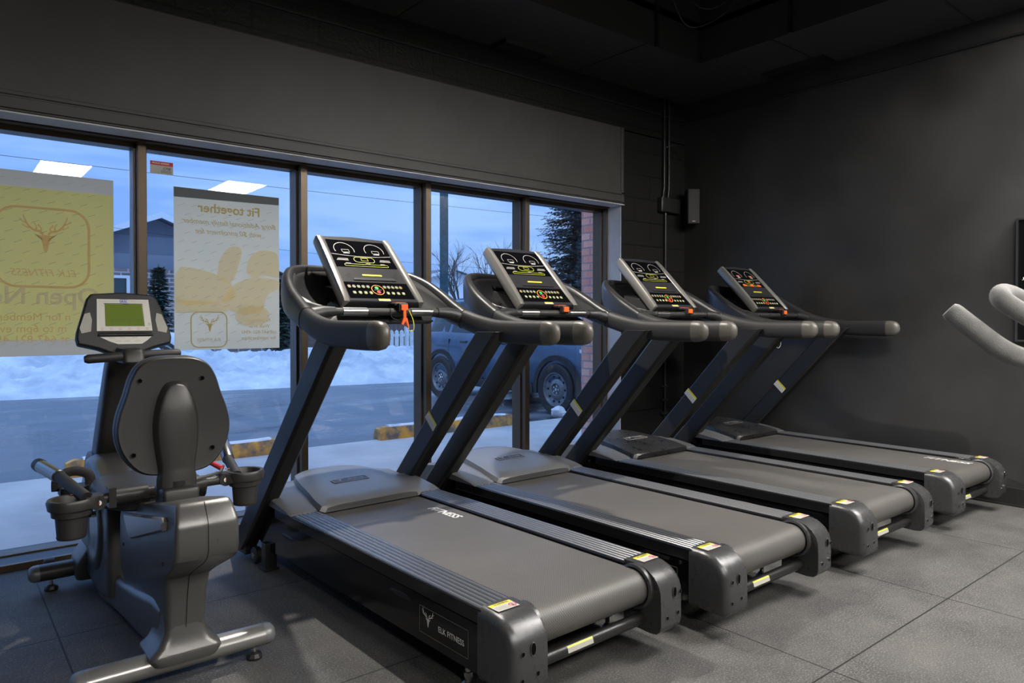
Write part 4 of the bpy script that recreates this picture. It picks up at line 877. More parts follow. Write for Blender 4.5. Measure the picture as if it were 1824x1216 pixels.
# side handle recess cover
for q in (-1, 1):
    b = MB(); P_ = [(.36,.462),(-.13,.553),(-.175,.500),(-.17,.495),(.28,.372)]
    P_ = [(.37,.488),(-.17,.588),(-.195,.578),(-.19,.552),(.25,.425),(.29,.427)]
    b.prism(P_, 'X', q*.084, q*.106, 'bikes', inset=.005); b.build('side_grip', body, smooth=20)
    for (yy, zz) in ((.43,.36),(-.15,.44)): b = MB(); b.cyl((q*.0915, yy, zz), .006, .006, 'blk', 'X', n=10); b.build('screw_hole', body)
b = MB(); b.tube([(0,-.2485,.636),(0,-.2630,.625),(0,-.2890,.585),(0,-.2930,.57),(0,-.2930,.50),(0,-.2810,.475),(0,-.2460,.45),(0,-.1260,.392),(0,-.0835,.365),(0,-.0635,.30),(0,-.0415,.18)], .0011, 'blk', n=6); b.build('body_seam', body)
# flywheel housing
prof = [(.60,.11),(.72,.075),(1.00,.065),(1.22,.085),(1.245,.16),(1.235,.32),(1.20,.48),(1.13,.575),(1.02,.605),(.90,.585),(.78,.545),(.66,.50),(.605,.42),(.585,.28)]
b = MB(); R_ = []
for xx, ins in ((-.118,.035),(-.115,.018),(-.106,.006),(-.092,0),(.092,0),(.106,.006),(.115,.018),(.118,.035)):
    R_.append([(xx, y_, z_) for y_, z_ in offset_poly(prof, ins)])
b.loft(R_, 'bike'); fw = bpart(b, 'flywheel_housing', smooth=50)
for q in (-1, 1):
    b = MB(); b.lathe([(.0001,q*.126),(.06,q*.127),(.10,q*.124),(.112,q*.130),(.150,q*.132),(.165,q*.126),(.172,q*.112)], 'bike', c=(0,.86,.33), axis='X', n=40, ); b.build('disc_cover', fw, smooth=50)
# front foot flare over the stabiliser
b = MB(); b.loft([ringz(z, hx, y0, y1, .03) for z, hx, y0, y1 in ((.045,.150,1.10,1.27),(.09,.158,1.08,1.28),(.13,.150,1.07,1.28),(.18,.122,1.05,1.26),(.26,.10,1.0,1.24))], 'bike'); bpart(b, 'front_collar', smooth=50)
# low step-through link
b = MB(); b.loft([[(x_, y_, z_) for x_, z_ in rrect(w_,h_,.03,4,0,zc)] for y_, w_, h_, zc in ((.03,.13,.16,.17),(.12,.145,.18,.165),(.30,.165,.16,.145),(.50,.180,.145,.13),(.64,.195,.15,.125),(.80,.22,.18,.13),(1.05,.22,.16,.13))], 'bike'); bpart(b, 'frame_link', smooth=50)
# mast, leaning back to the rider
b = MB(); b.loft([ringz(z, hx, y0, y1, .03) for z, hx, y0, y1 in ((.30,.122,1.00,1.25),(.45,.112,1.04,1.26),(.56,.098,1.075,1.26),(.585,.090,1.08,1.255))], 'bikeb'); bpart(b, 'mast_shroud', smooth=50)
b = MB(); b.loft([ringz(z, hx, y0, y1, .03) for z, hx, y0, y1 in ((.57,.078,1.09,1.24),(.70,.072,1.03,1.18),(.85,.066,.96,1.10),(.98,.062,.90,1.02),(1.04,.058,.86,.98))], 'bikeb'); bpart(b, 'mast', smooth=50)
# front handle
b = MB(); hp = bez([(-.172,.72,1.030),(-.10,.72,1.034),(0,.72,1.040),(.10,.72,1.044),(.180,.72,1.046)], 4); b.tube(hp, [.012]+[.018]*(len(hp)-2)+[.012], 'soft', n=16); fh = bpart(b, 'front_handle')
b = MB(); b.loft([ringz(z, hx, y0, y1, .02) for z, hx, y0, y1 in ((1.008,.036,.70,.86),(1.015,.042,.69,.88),(1.05,.042,.695,.92),(1.068,.038,.71,.94))], 'bikeb'); b.build('handle_clamp', fh, smooth=50)
# console
KT = TM((0, .845, 1.070), (1,0,0), (0,.075,.235))
L2c = .238
def kring(z, s_=1.0):
    pts = [(-.030,-.045),(.030,-.045),(.060,-.022),(.105,-.002),(.175,.018),(.180,.045),(.176,.075),(.135,.215),(.118,.236),(.0,.246),(-.118,.236),(-.135,.215),(-.176,.075),(-.180,.045),(-.175,.018),(-.105,-.002),(-.060,-.022)]
    return [(x*s_, (y-.1)*s_+.1, z) for x, y in pts]
b = MB(); b.loft([kring(-.055,.90), kring(-.040,1.0), kring(-.008,1.0), kring(0,.975)], 'plast', T=KT); kc = bpart(b, 'console', smooth=35, bevel=.004)
b = MB(); b.add([(-.105,.072,.001),(.105,.072,.001),(.098,.212,.001),(-.098,.212,.001)], [(0,1,2,3)], 'bface', KT); 
for x0_, x1_ in ((-.09,-.03),(.03,.09)): b.quad((x0_,.2005,.0014),(x1_,.2005,.0014),(x1_,.2015,.0014),(x0_,.2015,.0014),'gry',KT)
b.text('SRIS', .016, 'blue', KT @ Matrix.Translation((0,.201,.0016)), bold=True); b.stroke([(-.018,.192),(.022,.190)], .0016, 'blue', KT @ Matrix.Translation((0,0,.0016))); b.stroke([(-.012,.2105),(.020,.2115)], .0016, 'blue', KT @ Matrix.Translation((0,0,.0016)))
for r_ in (.083,.076):
    for k in range(6): b.quad((-.092+.034*k,r_,.0014),(-.080+.034*k,r_,.0014),(-.080+.034*k,r_+.0022,.0014),(-.092+.034*k,r_+.0022,.0014),'orl' if (k+int(r_*1000)) % 2 else 'gry',KT)
for k in range(3): b.quad((.088,.097+.004*k,.0014),(.100,.097+.004*k,.0014),(.100,.099+.004*k,.0014),(.088,.099+.004*k,.0014),'gry',KT)
b.build('console_label', kc, smooth=0, label='cream printed console face with blue lettering')
b = MB(); b.quad((-.073,.092,.0020),(.073,.092,.0020),(.070,.190,.0020),(-.070,.190,.0020),'lcd',KT); b.stroke([(-.074,.192),(.072,.192),(.0745,.091)], .0022, 'blk', KT @ Matrix.Translation((0,0,.0024)))
b.stroke([(-.072,.122),(.072,.122)], .0010, 'lcdd', KT @ Matrix.Translation((0,0,.0026)))
for k in range(4): b.stroke([(-.046+.032*k,.093),(-.046+.032*k,.122)], .0009, 'lcdd', KT @ Matrix.Translation((0,0,.0026)))
b.build('lcd_screen', kc, smooth=0, label='green liquid crystal screen')
b = MB(); b.box((-.100,.060,.0005),(.100,.069,.003),'blk',KT); b.loft([[(-.105,.052,0),(.108,.052,0),(.104,.060,.0),(-.100,.060,.0)],[(-.103,.050,.012),(.106,.050,.012),(.102,.054,.012),(-.098,.054,.012)]],'plast',T=KT); b.build('book_ledge', kc, smooth=0)
b = MB(); b.add([(-.095,.046,.001),(.100,.046,.001),(.080,.028,.001),(.060,.014,.001),(-.030,.014,.001),(-.060,.026,.001)], [(0,1,2,3,4,5)], 'bface', KT)
for x_, y_ in ((-.05,.040),(-.01,.040),(.035,.040),(-.028,.026),(.006,.026),(.045,.026)): b.quad((x_-.012,y_,.0014),(x_+.010,y_,.0014),(x_+.010,y_+.002,.0014),(x_-.012,y_+.002,.0014),'gry',KT)
b.build('key_panel', kc, smooth=0, label='cream key panel below the screen')
for q in (-1, 1):
    b = MB(); b.add([(q*.160,.062,.0015),(q*.126,.070,.0015),(q*.120,.120,.0015),(q*.126,.152,.0015),(q*.146,.146,.0015),(q*.166,.085,.0015)], [(0,1,2,3,4,5)], 'gry', KT); b.build('side_inlay', kc, smooth=0, label='dull grey inlay')
# seat cushion and rail
b = MB(); b.loft([[(x_, y_, z_) for x_, y_ in pts] for z_, pts in ((.515, rrect(.31,.40,.12,6,0,.455)), (.525, rrect(.35,.44,.13,6,0,.455)), (.560, rrect(.36,.45,.135,6,0,.455)), (.580, rrect(.34,.43,.13,6,0,.455)), (.588, rrect(.28,.37,.11,6,0,.455)))], 'vinyl'); bpart(b, 'seat', smooth=60)
b = MB(); b.loft([[(x_, y_, z_) for x_, z_ in rrect(.09,.03,.008,2,0,.505-(y_-.05)*.03)] for y_ in (.02,.62)], 'post'); bpart(b, 'seat_frame', smooth=30)
b = MB(); b.cyl((0,.07,.585), .045, .13, 'post', n=20); bpart(b, 'seat_carriage', smooth=40)
# backrest: shell, pad in front, spine cover behind
def back_outline(s_=1.0):
    P_ = [(0,1.062),(.060,1.058),(.105,1.037),(.132,.995),(.150,.935),(.170,.875),(.178,.815),(.165,.755),(.130,.700),(.085,.672),(.0,.664)]
    P_ = bez([(x, z, 0) for x, z in P_], 4); R_ = [(p.x, p.y) for p in P_]; L_ = [(-x, z) for x, z in R_[::-1][1:-1]]
    c = .865; return [(x*s_, c+(z-c)*s_) for x, z in R_+L_]
def bring(s_, d): return [(x, .085+d+(1.07-z)*-.035, z) for x, z in back_outline(s_)]
b = MB(); b.loft([bring(.90,-.010), bring(.965,-.012), bring(.992,-.004), bring(1.0,.006), bring(.99,.016)], 'bikeb'); bk = bpart(b, 'backrest', smooth=50)
b = MB(); b.loft([bring(.985,.018), bring(1.005,.026), bring(1.01,.044), bring(.985,.060), bring(.90,.068)], 'vinyl'); b.build('back_pad', bk, smooth=60)
for x_, z_ in ((-.108,.985),(.085,.985),(-.130,.745),(.115,.745)):
    b = MB(); b.cyl((x_, .085-.0132-(1.07-z_)*.035, z_), .0072, .003, 'hole', 'Y', n=12); b.lathe([(.0055,-.0022),(.0085,-.0022),(.0085,.001)], 'bikeb', c=(x_, .085-.0125-(1.07-z_)*.035, z_), axis='Y', n=12); b.build('screw_hole', bk)
b = MB()
def spine(s_, d):
    P_ = bez([(0,.972,0),(.028,.963,0),(.048,.925,0),(.062,.860,0),(.064,.800,0),(.058,.740,0),(.052,.690,0),(.056,.660,0),(.055,.600,0)], 4)
    R_ = [(p.x*s_, .79+(p.y-.79)*(1+(s_-1)*.4)) for p in P_]; L_ = [(-x, z) for x, z in R_[::-1][:-1]]
    return [(x, .085+d-(1.07-z)*.035, z) for x, z in R_+L_]
b.loft([spine(1.12,-.010), spine(1.06,-.018), spine(.98,-.033), spine(.88,-.040)], 'bikeb'); bpart(b, 'spine_cover', smooth=60)
b = MB(); b.loft([ringz(z, hx, y0, y1, .015) for z, hx, y0, y1 in ((.560,.050,.005,.115),(.575,.056,-.002,.12),(.625,.058,-.005,.12),(.632,.053,0,.115))], 'bikeb'); bpart(b, 'spine_base', smooth=50)
# crossbar with cup holders and grips
b = MB(); b.tube([(-.235,.20,.588),(.215,.20,.600)], .017, 'bikeb', n=16); b.tube([(-.165,.20,.590),(-.06,.20,.592)], .027, 'bikeb', n=18); b.tube([(.06,.20,.594),(.13,.20,.597)], .027, 'bikeb', n=18); b.box((-.182,.172,.560),(-.160,.228,.625),'bikeb'); cbx = bpart(b, 'side_crossbar', smooth=40)
for q in (-1, 1):
    cx_, cy_, cz_ = (-.290, .165, .600) if q < 0 else (.272, .20, .612)
    b = MB()
    b.lathe([(.038,-.115),(.041,-.115),(.046,-.045),(.056,-.042),(.058,-.022),(.066,-.020),(.070,.004),(.066,.012),(.055,.011),(.050,0),(.040,-.10),(.0001,-.10)], 'bikeb', c=(cx_, cy_, cz_), n=32)
    b.lathe([(.0001,-.115),(.040,-.115),(.043,-.110)], 'bikeb', c=(cx_, cy_, cz_), n=32)
    ch_ = b.build('cup_holder', B, smooth=40)
    b = MB(); xk = cx_-q*.070; b.loft([[(cx_-q*.04, cy_-.045, cz_-.022),(cx_-q*.04, cy_+.045, cz_-.022),(cx_-q*.04, cy_+.045, cz_+.006),(cx_-q*.04, cy_-.045, cz_+.006)],[(xk-q*.02, cy_-.012, cz_-.030),(xk-q*.02, cy_+.050, cz_-.030),(xk-q*.02, cy_+.050, cz_+.010),(xk-q*.02, cy_-.012, cz_+.010)]], 'bikeb')
    b.cyl((xk-q*.004, cy_+.005, cz_-.012), .023, .050, 'bikeb', 'Y', n=22); b.build('holder_bracket', ch_, smooth=40)
    b = MB(); b.cyl((xk-q*.004, cy_-.0205, cz_-.012), .0085, .002, 'wht', 'Y', n=14); b.cyl((xk-q*.004, cy_-.0222, cz_-.012), .003, .002, 'red', 'Y', n=8); b.build('cap_screw', ch_, label='round white screw cap')
    b = MB(); EL = Matrix.Translation((cx_-q*.030, cy_+.048, cz_+.0135)); b.quad((-.03,-.008,0),(.03,-.008,0),(.022,.014,0),(-.022,.014,0),'plast',EL); b.stroke([(-.026,-.006),(-.01,.008),(.008,.002),(.025,.008)], .003, 'orl', EL @ Matrix.Translation((0,0,.0006))); b.build('flame_decal', ch_, smooth=0, label='orange and black decal')
    g0 = Vector((q*.262, .225, .618)); g1 = Vector((q*.300, .36, .650)); g2 = Vector((q*.345, .52, .672)) if q < 0 else Vector((.300, .56, .690))
    if q > 0: g0 = Vector((.250,.25,.615)); g1 = Vector((.262,.36,.640))
    b = MB(); b.tube([g0-(g1-g0)*.4, g0, g1], [.019,.019,.019], 'soft', n=14); arm_ = b.build('side_grip', B, smooth=40)
    b = MB(); b.tube([g1, g1.lerp(g2,.02), g2.lerp(g1,.16), g2.lerp(g1,.15)], [.0195,.0225,.0225,.0225], 'steel', n=18); b.build('pulse_sensor', arm_, smooth=40)
    b = MB(); b.tube([g2.lerp(g1,.16), g2], [.0235,.0225], 'plast', n=18); b.build('grip_end', arm_, smooth=40)
# adjustment levers, pedals
b = MB(); b.tube([(.06,.14,.624),(.18,.19,.628),(.205,.24,.640)], .006, 'steel', n=10); b.tube([(.195,.22,.636),(.165,.30,.655)], [.010,.008], 'red', n=10); bpart(b, 'adjustment_lever', label='steel lever with a red end')
b = MB(); b.tube([(-.02,.10,.555),(.06,.12,.552)], .006, 'steel', n=10); b.tube([(.05,.12,.553),(.13,.145,.553)], [.010,.006], 'red', n=10); bpart(b, 'seat_slide_lever', label='steel lever with a red tip')
for q, a in ((-1, 205), (1, 25)):
    ax_, az_ = .80, .40; r_ = .155; py, pz = ax_+r_*math.cos(math.radians(a+180 if q<0 else a+0))*-1, az_+r_*math.sin(math.radians(60))*(1 if q < 0 else -1)
    py = ax_ + (-.115 if q < 0 else .115)
    b = MB(); b.tube([(q*.128, ax_, az_),(q*.150, ax_, az_),(q*.150, py, pz)], .013, 'steel', n=10); cr_ = bpart(b, 'crank', smooth=40)
    b = MB(); b.loft([[(x_, y_, z_) for x_, y_ in rrect(.10,.09,.02,3,q*.215,py)] for z_ in (pz-.014, pz+.014)], 'plast'); b.build('pedal', cr_, smooth=30)
    b = MB(); b.tube(bez([(q*.215-.055,py,pz),(q*.215-.05,py+.0,pz+.05),(q*.215,py+.0,pz+.07),(q*.215+.05,py+.0,pz+.05),(q*.215+.055,py,pz)]), .018, 'soft', n=8, sx=.25); b.build('pedal_strap', cr_, smooth=40)

# ================================================================== upright trainer at the right edge: only its foam handles reach into the frame
H = empty('exercise_bike', (2.02, .42, 0), 0, 'exercise bike at the right edge, only its grey foam handlebars in view', 'exercise bike')
def wp(x, y, X):   # world point seen at a picture position on the plane x = X, used once to place the handles
    r_ = Vector((math.cos(YAW), -math.sin(YAW), 0)); u_ = r_.cross(fwd); d = fwd + r_*((x-912)/FPX) + u_*((CY-y)/FPX); return Vector((0,0,1.18)) + d*(X/d.x)
HL = Vector(H.location)
low = [wp(1690,551,1.60), wp(1735,586,1.62), wp(1785,622,1.66), wp(1830,640,1.70), wp(1890,650,1.76), wp(1960,655,1.80)]
b = MB(); lp = bez([p-HL for p in low], 6); b.tube(lp, [.016,.0195]+[.0205]*(len(lp)-2), 'foam', n=20); bpart(b, 'handlebar_grip', H, smooth=60, label='grey foam grip')
upp = [wp(1960,640,1.74), wp(1870,585,1.70), wp(1812,552,1.66), wp(1784,532,1.645), wp(1790,522,1.70), wp(1830,540,1.78), wp(1900,590,1.84)]
b = MB(); lp = bez([p-HL for p in upp], 8); b.tube(lp, .0195, 'foam', n=20); bpart(b, 'handlebar_loop', H, smooth=60, label='grey foam loop')
b = MB(); hub = (low[-1]-HL); b.tube([tuple(hub), (hub.x+.08, hub.y-.02, hub.z-.05), (.02,-.05,1.0), (.0,-.06,.35)], .03, 'post', n=14); b.tube([tuple(upp[0]-HL), (hub.x+.08, hub.y-.02, hub.z-.05)], .016, 'post'); b.tube([tuple(upp[-1]-HL), (hub.x+.08, hub.y-.02, hub.z-.05)], .016, 'post'); bpart(b, 'front_post', H)
b = MB(); b.tube([(0,-.06,.36),(0,-1.0,.30)], .04, 'post'); b.tube([(0,-.75,.3),(0,-.85,.95)], .028, 'post'); b.box((-.27,-.03,.03),(.27,.04,.10),'post'); b.box((-.27,-1.05,.03),(.27,-.98,.10),'post'); b.box((-.03,-1.0,.06),(.03,.0,.12),'post'); b.tube([(0,-.06,.1),(0,-.06,.4)],.03,'post'); b.tube([(0,-1.0,.1),(0,-1.0,.3)],.03,'post'); bpart(b, 'base_frame', H)
for yy in (.005, -1.015):
    for q in (-1, 1): b = MB(); b.cyl((q*.24, yy, .015), .022, .031, 'plast'); bpart(b, 'levelling_foot', H)
b = MB(); b.lathe([(.02,-.025),(.20,-.025),(.225,-.012),(.225,.012),(.20,.025),(.02,.025)], 'steel', c=(0,-.20,.36), axis='X', n=40); bpart(b, 'flywheel', H)
b = MB(); b.loft([[(x_, y_, z_) for x_, y_ in rrect(w_,.26,w_*.45,5,0,-.86)] for z_, w_ in ((.95,.12),(.98,.20),(1.01,.16))], 'vinyl'); bpart(b, 'saddle', H, smooth=60)

# ================================================================== OUTSIDE
G0 = -.08
b = MB(); b.box((-12, 4.45, -.3), (16, 6.80, G0), 'walk'); st(b, 'sidewalk', smooth=0)
b = MB(); b.box((-60, 6.80, -.3), (90, 14.6, G0-.012), 'road'); st(b, 'road', smooth=0)
b = MB(); b.box((-80, 14.6, -.4), (140, 120, G0-.0), 'snow'); st(b, 'snow_field', smooth=0)
from mathutils import noise as NZ
def bank():
    nx, ny = 420, 64; x0, x1 = -9, 24; vs = []; fs = []
    for i in range(nx+1):
        x = x0+(x1-x0)*i/nx
        yb = 13.95-.17*(x-.9) if x < 7.6 else 12.8+.08*(x-7.6)
        for j in range(ny+1):
            u = j/ny; y = yb+u*4.6
            prof = min(1, (u/.42))**.8*(1 if u < .5 else 1-.35*(u-.5)/.5)
            h = .56+.20*NZ.noise((x*.45, y*.4, 3))+.10*NZ.noise((x*1.7, y*1.7, 1))
            z = prof*h+.16*prof*NZ.noise((x*3.1, y*3.1, 5))+.13*min(1, u*6)*abs(NZ.noise((x*6.5, y*6.5, 9)))+.05*min(1, u*8)*NZ.noise((x*15, y*15, 4))
            vs.append((x, y, G0+max(-.03, z-.01)))
    for i in range(nx):
        for j in range(ny): a = i*(ny+1)+j; fs.append((a, a+ny+1, a+ny+2, a+1))
    m = MB(); m.add(vs, fs, 'snow'); return m
st(bank(), 'snow_bank', smooth=70)
def curb_stop(x0, x1, y, label):
    m = MB(); n = 30; R_ = []
    for i in range(n+1):
        x = x0+(x1-x0)*i/n; jz = .012*NZ.noise((x*7, 2, 0)); e_ = 0 if 0 < i < n else -.02
        R_.append([(x, y-.085+.01*NZ.noise((x*9,0,1)), G0), (x, y-.07, G0+.085+jz+e_), (x, y-.045, G0+.128+jz+e_), (x, y+.045, G0+.130+jz+e_), (x, y+.075, G0+.09+e_), (x, y+.09, G0)])
    m.loft(R_, 'curb'); o = m.build('parking_curb', smooth=40, label=label, cat='parking curb', group='yellow parking curbs')
    m = MB(); m.loft([[(p[1][0], p[1][1]+.022, p[1][2]+.028), (p[2][0], p[2][1]+.02, p[2][2]+.016), (p[3][0], p[3][1], p[3][2]+.012), (p[4][0], p[4][1], p[4][2]+.01), (p[4][0], p[4][1]-.02, p[4][2]-.01)] for p in R_[2:-2]], 'curbs')
    m.build('snow_cap', o, smooth=60, label='thin crust of snow')
curb_stop(.83, 2.62, 6.75, 'worn yellow concrete parking curb seen behind the recumbent bike')
curb_stop(3.66, 5.50, 6.78, 'worn yellow concrete parking curb seen between the treadmill posts, by the parked car')
m = MB(); m.ball((0, 0, 0), .10, 'curbs', n=14, sc=(1.1,.9,.85)); m.v = [v*(1+.35*NZ.noise(v*14)) for v in m.v]
m.build('rock', smooth=25, loc=(6.40, 6.90, G0+.06), label='pale rock on the ground by the front wheel of the parked car', cat='rock')
b = MB(); b.box((5.20, 4.41, -.3), (5.62, 5.27, 4.0), 'rbrick'); st(b, 'brick_pier', smooth=0)

# car (local: +x along the travel direction, y across, z up); seen from its side
def car(name, loc, rz, paint, label, suv=True):
    t = empty(name, loc, rz, label, 'car')
    H_ = 1.0 if suv else .88
    st_ = [  # x, half width, z bottom, z belt, z roof, roof half width
        (-2.36,.70,.52,.72,.74,.60),(-2.28,.84,.36,.86,.95,.70),(-2.15,.90,.30,1.02,1.30,.66),(-1.9,.93,.27,1.06,1.58,.66),(-1.4,.94,.25,1.07,1.66,.67),(-.6,.945,.24,1.05,1.69,.68),(.1,.945,.24,1.03,1.67,.67),
        (.55,.94,.24,1.02,1.55,.66),(.95,.935,.25,1.02,1.30,.68),(1.25,.93,.25,1.04,1.10,.74),(1.6,.92,.26,1.00,1.035,.78),(2.0,.90,.28,.92,.95,.76),(2.25,.85,.30,.80,.83,.70),(2.36,.74,.34,.66,.68,.58),(2.40,.60,.42,.56,.58,.5)]
    R_ = []
    for x, w, z0, zb, zr, wr in st_:
        r_ = [(.0, z0), (.6*w, z0), (.93*w, z0+.05), (w, z0+.20), (w, zb-.18), (.965*w, zb), (.955*w, zb+.01), (wr+.02, zr-.07), (wr-.10, zr-.01), (0, zr)]
        r_ = [(a_, c_*H_) for a_, c_ in r_]; R_.append([(x, a_, c_) for a_, c_ in r_]+[(x, -a_, c_) for a_, c_ in r_[::-1][1:-1]])
    b = MB(); b.loft(R_, paint); b.build('body', t, smooth=35)
    for q in (-1, 1):
        # side windows
        def wq(x0, x1, zt0, zt1, nm):
            def sh(x): 
                for i in range(len(st_)-1):
                    if st_[i][0] <= x <= st_[i+1][0]:
                        f = (x-st_[i][0])/(st_[i+1][0]-st_[i][0]); return [st_[i][k]+f*(st_[i+1][k]-st_[i][k]) for k in range(6)]
            vs = []
            for x, zt in ((x0, zt0), (x1, zt1)):
                _, w, z0, zb, zr, wr = sh(x); za, zc = zb+.03, zr-.09
                for f in (0, zt):
                    z = za+(zc-za)*f; y = .955*w+(wr+.02-.955*w)*((z-zb)/(zr-.07-zb)); vs.append((x, q*(y+.006), z*H_))
            b = MB(); b.add(vs, [(0,2,3,1)], 'cglass'); b.build(nm, t, smooth=0)
        wq(-1.15, -.28, 1, 1, 'door_window'); wq(-.20, .72, 1, .75, 'door_window'); wq(-1.80, -1.24, .85, 1, 'door_window')
        b = MB(); b.tube([(.98, q*.915, 1.07*H_), (.52, q*.78, 1.47*H_)], .014, 'lampg', n=8); b.build('pillar_trim', t)
        for x in (-.75, .28): b = MB(); b.box((x-.09, q*.945-.01, .93*H_), (x+.09, q*.945+.02, .965*H_), 'cglass'); b.build('door_handle', t, smooth=0, bevel=.01)
        for x in (-.24, .80, -1.16): b = MB(); b.box((x-.004, q*.937-.005, .35), (x+.004, q*.937+.010, .98*H_), 'blk'); b.build('door_seam', t, smooth=0)
        b = MB(); b.box((-.95, q*.94-.02, .26), (.95, q*.94+.02, .38), 'tyre'); b.build('sill_trim', t, smooth=0, bevel=.01)
        for x in (-1.40, 1.42):
            b = MB(); R2 = []
            for k in range(15):
                a = math.radians(-12+204*k/14); c_, s_ = math.cos(a), math.sin(a); R2.append([(x+.385*c_, q*.955, .355+.385*s_), (x+.455*c_, q*.955, .355+.455*s_), (x+.455*c_, q*.87, .355+.455*s_), (x+.385*c_, q*.87, .355+.385*s_)])
            b.loft(R2, 'tyre'); b.build('arch_trim', t, smooth=40)
            b = MB(); b.cyl((x, q*.858, .36), .386, .085, 'blk', 'Y', n=36); b.build('wheel_well', t)
            b = MB(); b.lathe([(.215,-.10*q),(.33,-.10*q),(.352,-.07*q),(.356,.05*q),(.335,.085*q),(.30,.09*q),(.235,.075*q),(.228,.06*q)], 'tyre', c=(x, q*.885, .345), axis='Y', n=44); wh = b.build('wheel', t, smooth=40)
            b = MB(); b.lathe([(.232,.075*q),(.222,.075*q),(.205,.045*q),(.150,.035*q),(.120,.055*q),(.085,.060*q),(.070,.030*q),(.0001,.030*q)], 'rimm', c=(x, q*.885, .345), axis='Y', n=36)
            for k in range(10): a = 2*math.pi*k/10; b.cyl((x+.172*math.cos(a), q*.925, .345+.172*math.sin(a)), .017, .012, 'blk', 'Y', n=10)
            for k in range(5): a = 2*math.pi*k/5; b.cyl((x+.048*math.cos(a), q*.925, .345+.048*math.sin(a)), .014, .03, 'chrome', 'Y', n=8)
            b.cyl((x, q*.925, .345), .022, .03, 'chrome', 'Y', n=10); b.build('steel_rim', wh, smooth=40)
        b = MB(); b.loft([[(1.86,q*.925,.90*H_),(1.86,q*.925,.86*H_),(1.86,q*.85,.86*H_),(1.86,q*.85,.90*H_)],[(2.16,q*.895,.84*H_),(2.16,q*.895,.73*H_),(2.16,q*.75,.73*H_),(2.16,q*.75,.84*H_)],[(2.335,q*.77,.74*H_),(2.335,q*.77,.66*H_),(2.335,q*.66,.66*H_),(2.335,q*.66,.74*H_)]], 'lampg'); b.build('headlight', t, smooth=30)
        b = MB(); b.loft([[(2.20,q*.885,.50),(2.20,q*.885,.34),(2.20,q*.80,.34),(2.20,q*.80,.50)],[(2.36,q*.76,.47),(2.36,q*.76,.37),(2.36,q*.68,.37),(2.36,q*.68,.47)]], 'lampg'); b.build('fog_lamp', t, smooth=30)
        b = MB(); b.loft([[(-2.02,q*.935,.98),(-2.02,q*.935,.84),(-2.02,q*.85,.84),(-2.02,q*.85,.98)],[(-2.30,q*.845,.96),(-2.30,q*.845,.80),(-2.30,q*.72,.80),(-2.30,q*.72,.96)]], 'red'); b.build('tail_light', t, smooth=30)
    return t
car('parked_car', (7.49, 8.55, G0-.012), math.radians(-90), 'car', 'dusty blue-grey sport utility car parked outside with black steel wheels')
car('parked_car', (2.6, 18.6, G0), math.radians(0), 'carw', 'white car parked far off in front of the house, mostly hidden by a poster')

# fences
def fence(name, x0, x1, y, h, pitch, w, m_, label, pointed=False, z0=G0):
    t = empty(name, (x0, y, z0), 0, label, 'fence')
    b = MB(); x = 0; L_ = x1-x0
    while x < L_: 
        if pointed: b.prism([(x, 0), (x+w, 0), (x+w, h-.05), (x+w/2, h), (x, h-.05)], 'Y', 0, .02, m_)
        else: b.box((x, 0, 0), (x+w, .02, h+.02*math.sin(x*9)), m_)
        x += pitch
    b.build('picket', t, smooth=0, kind=None)
    b = MB(); b.box((0,.02,h*.25),(L_,.06,h*.25+.08), m_); b.box((0,.02,h*.8),(L_,.06,h*.8+.08), m_); b.build('rail', t, smooth=0)
    x = 0
    while x < L_: b = MB(); b.box((x,-.03,0),(x+.1,.09,h+.1), m_); b.build('post', t, smooth=0); x += 2.4
fence('board_fence', 7.9, 15.5, 20.2, 1.42, .15, .14, 'fence', 'dark weathered board fence behind the snow bank')
fence('picket_fence', 8.6, 15.5, 18.6, 1.0, .17, .12, 'fencew', 'white picket fence behind the snow bank', pointed=True)

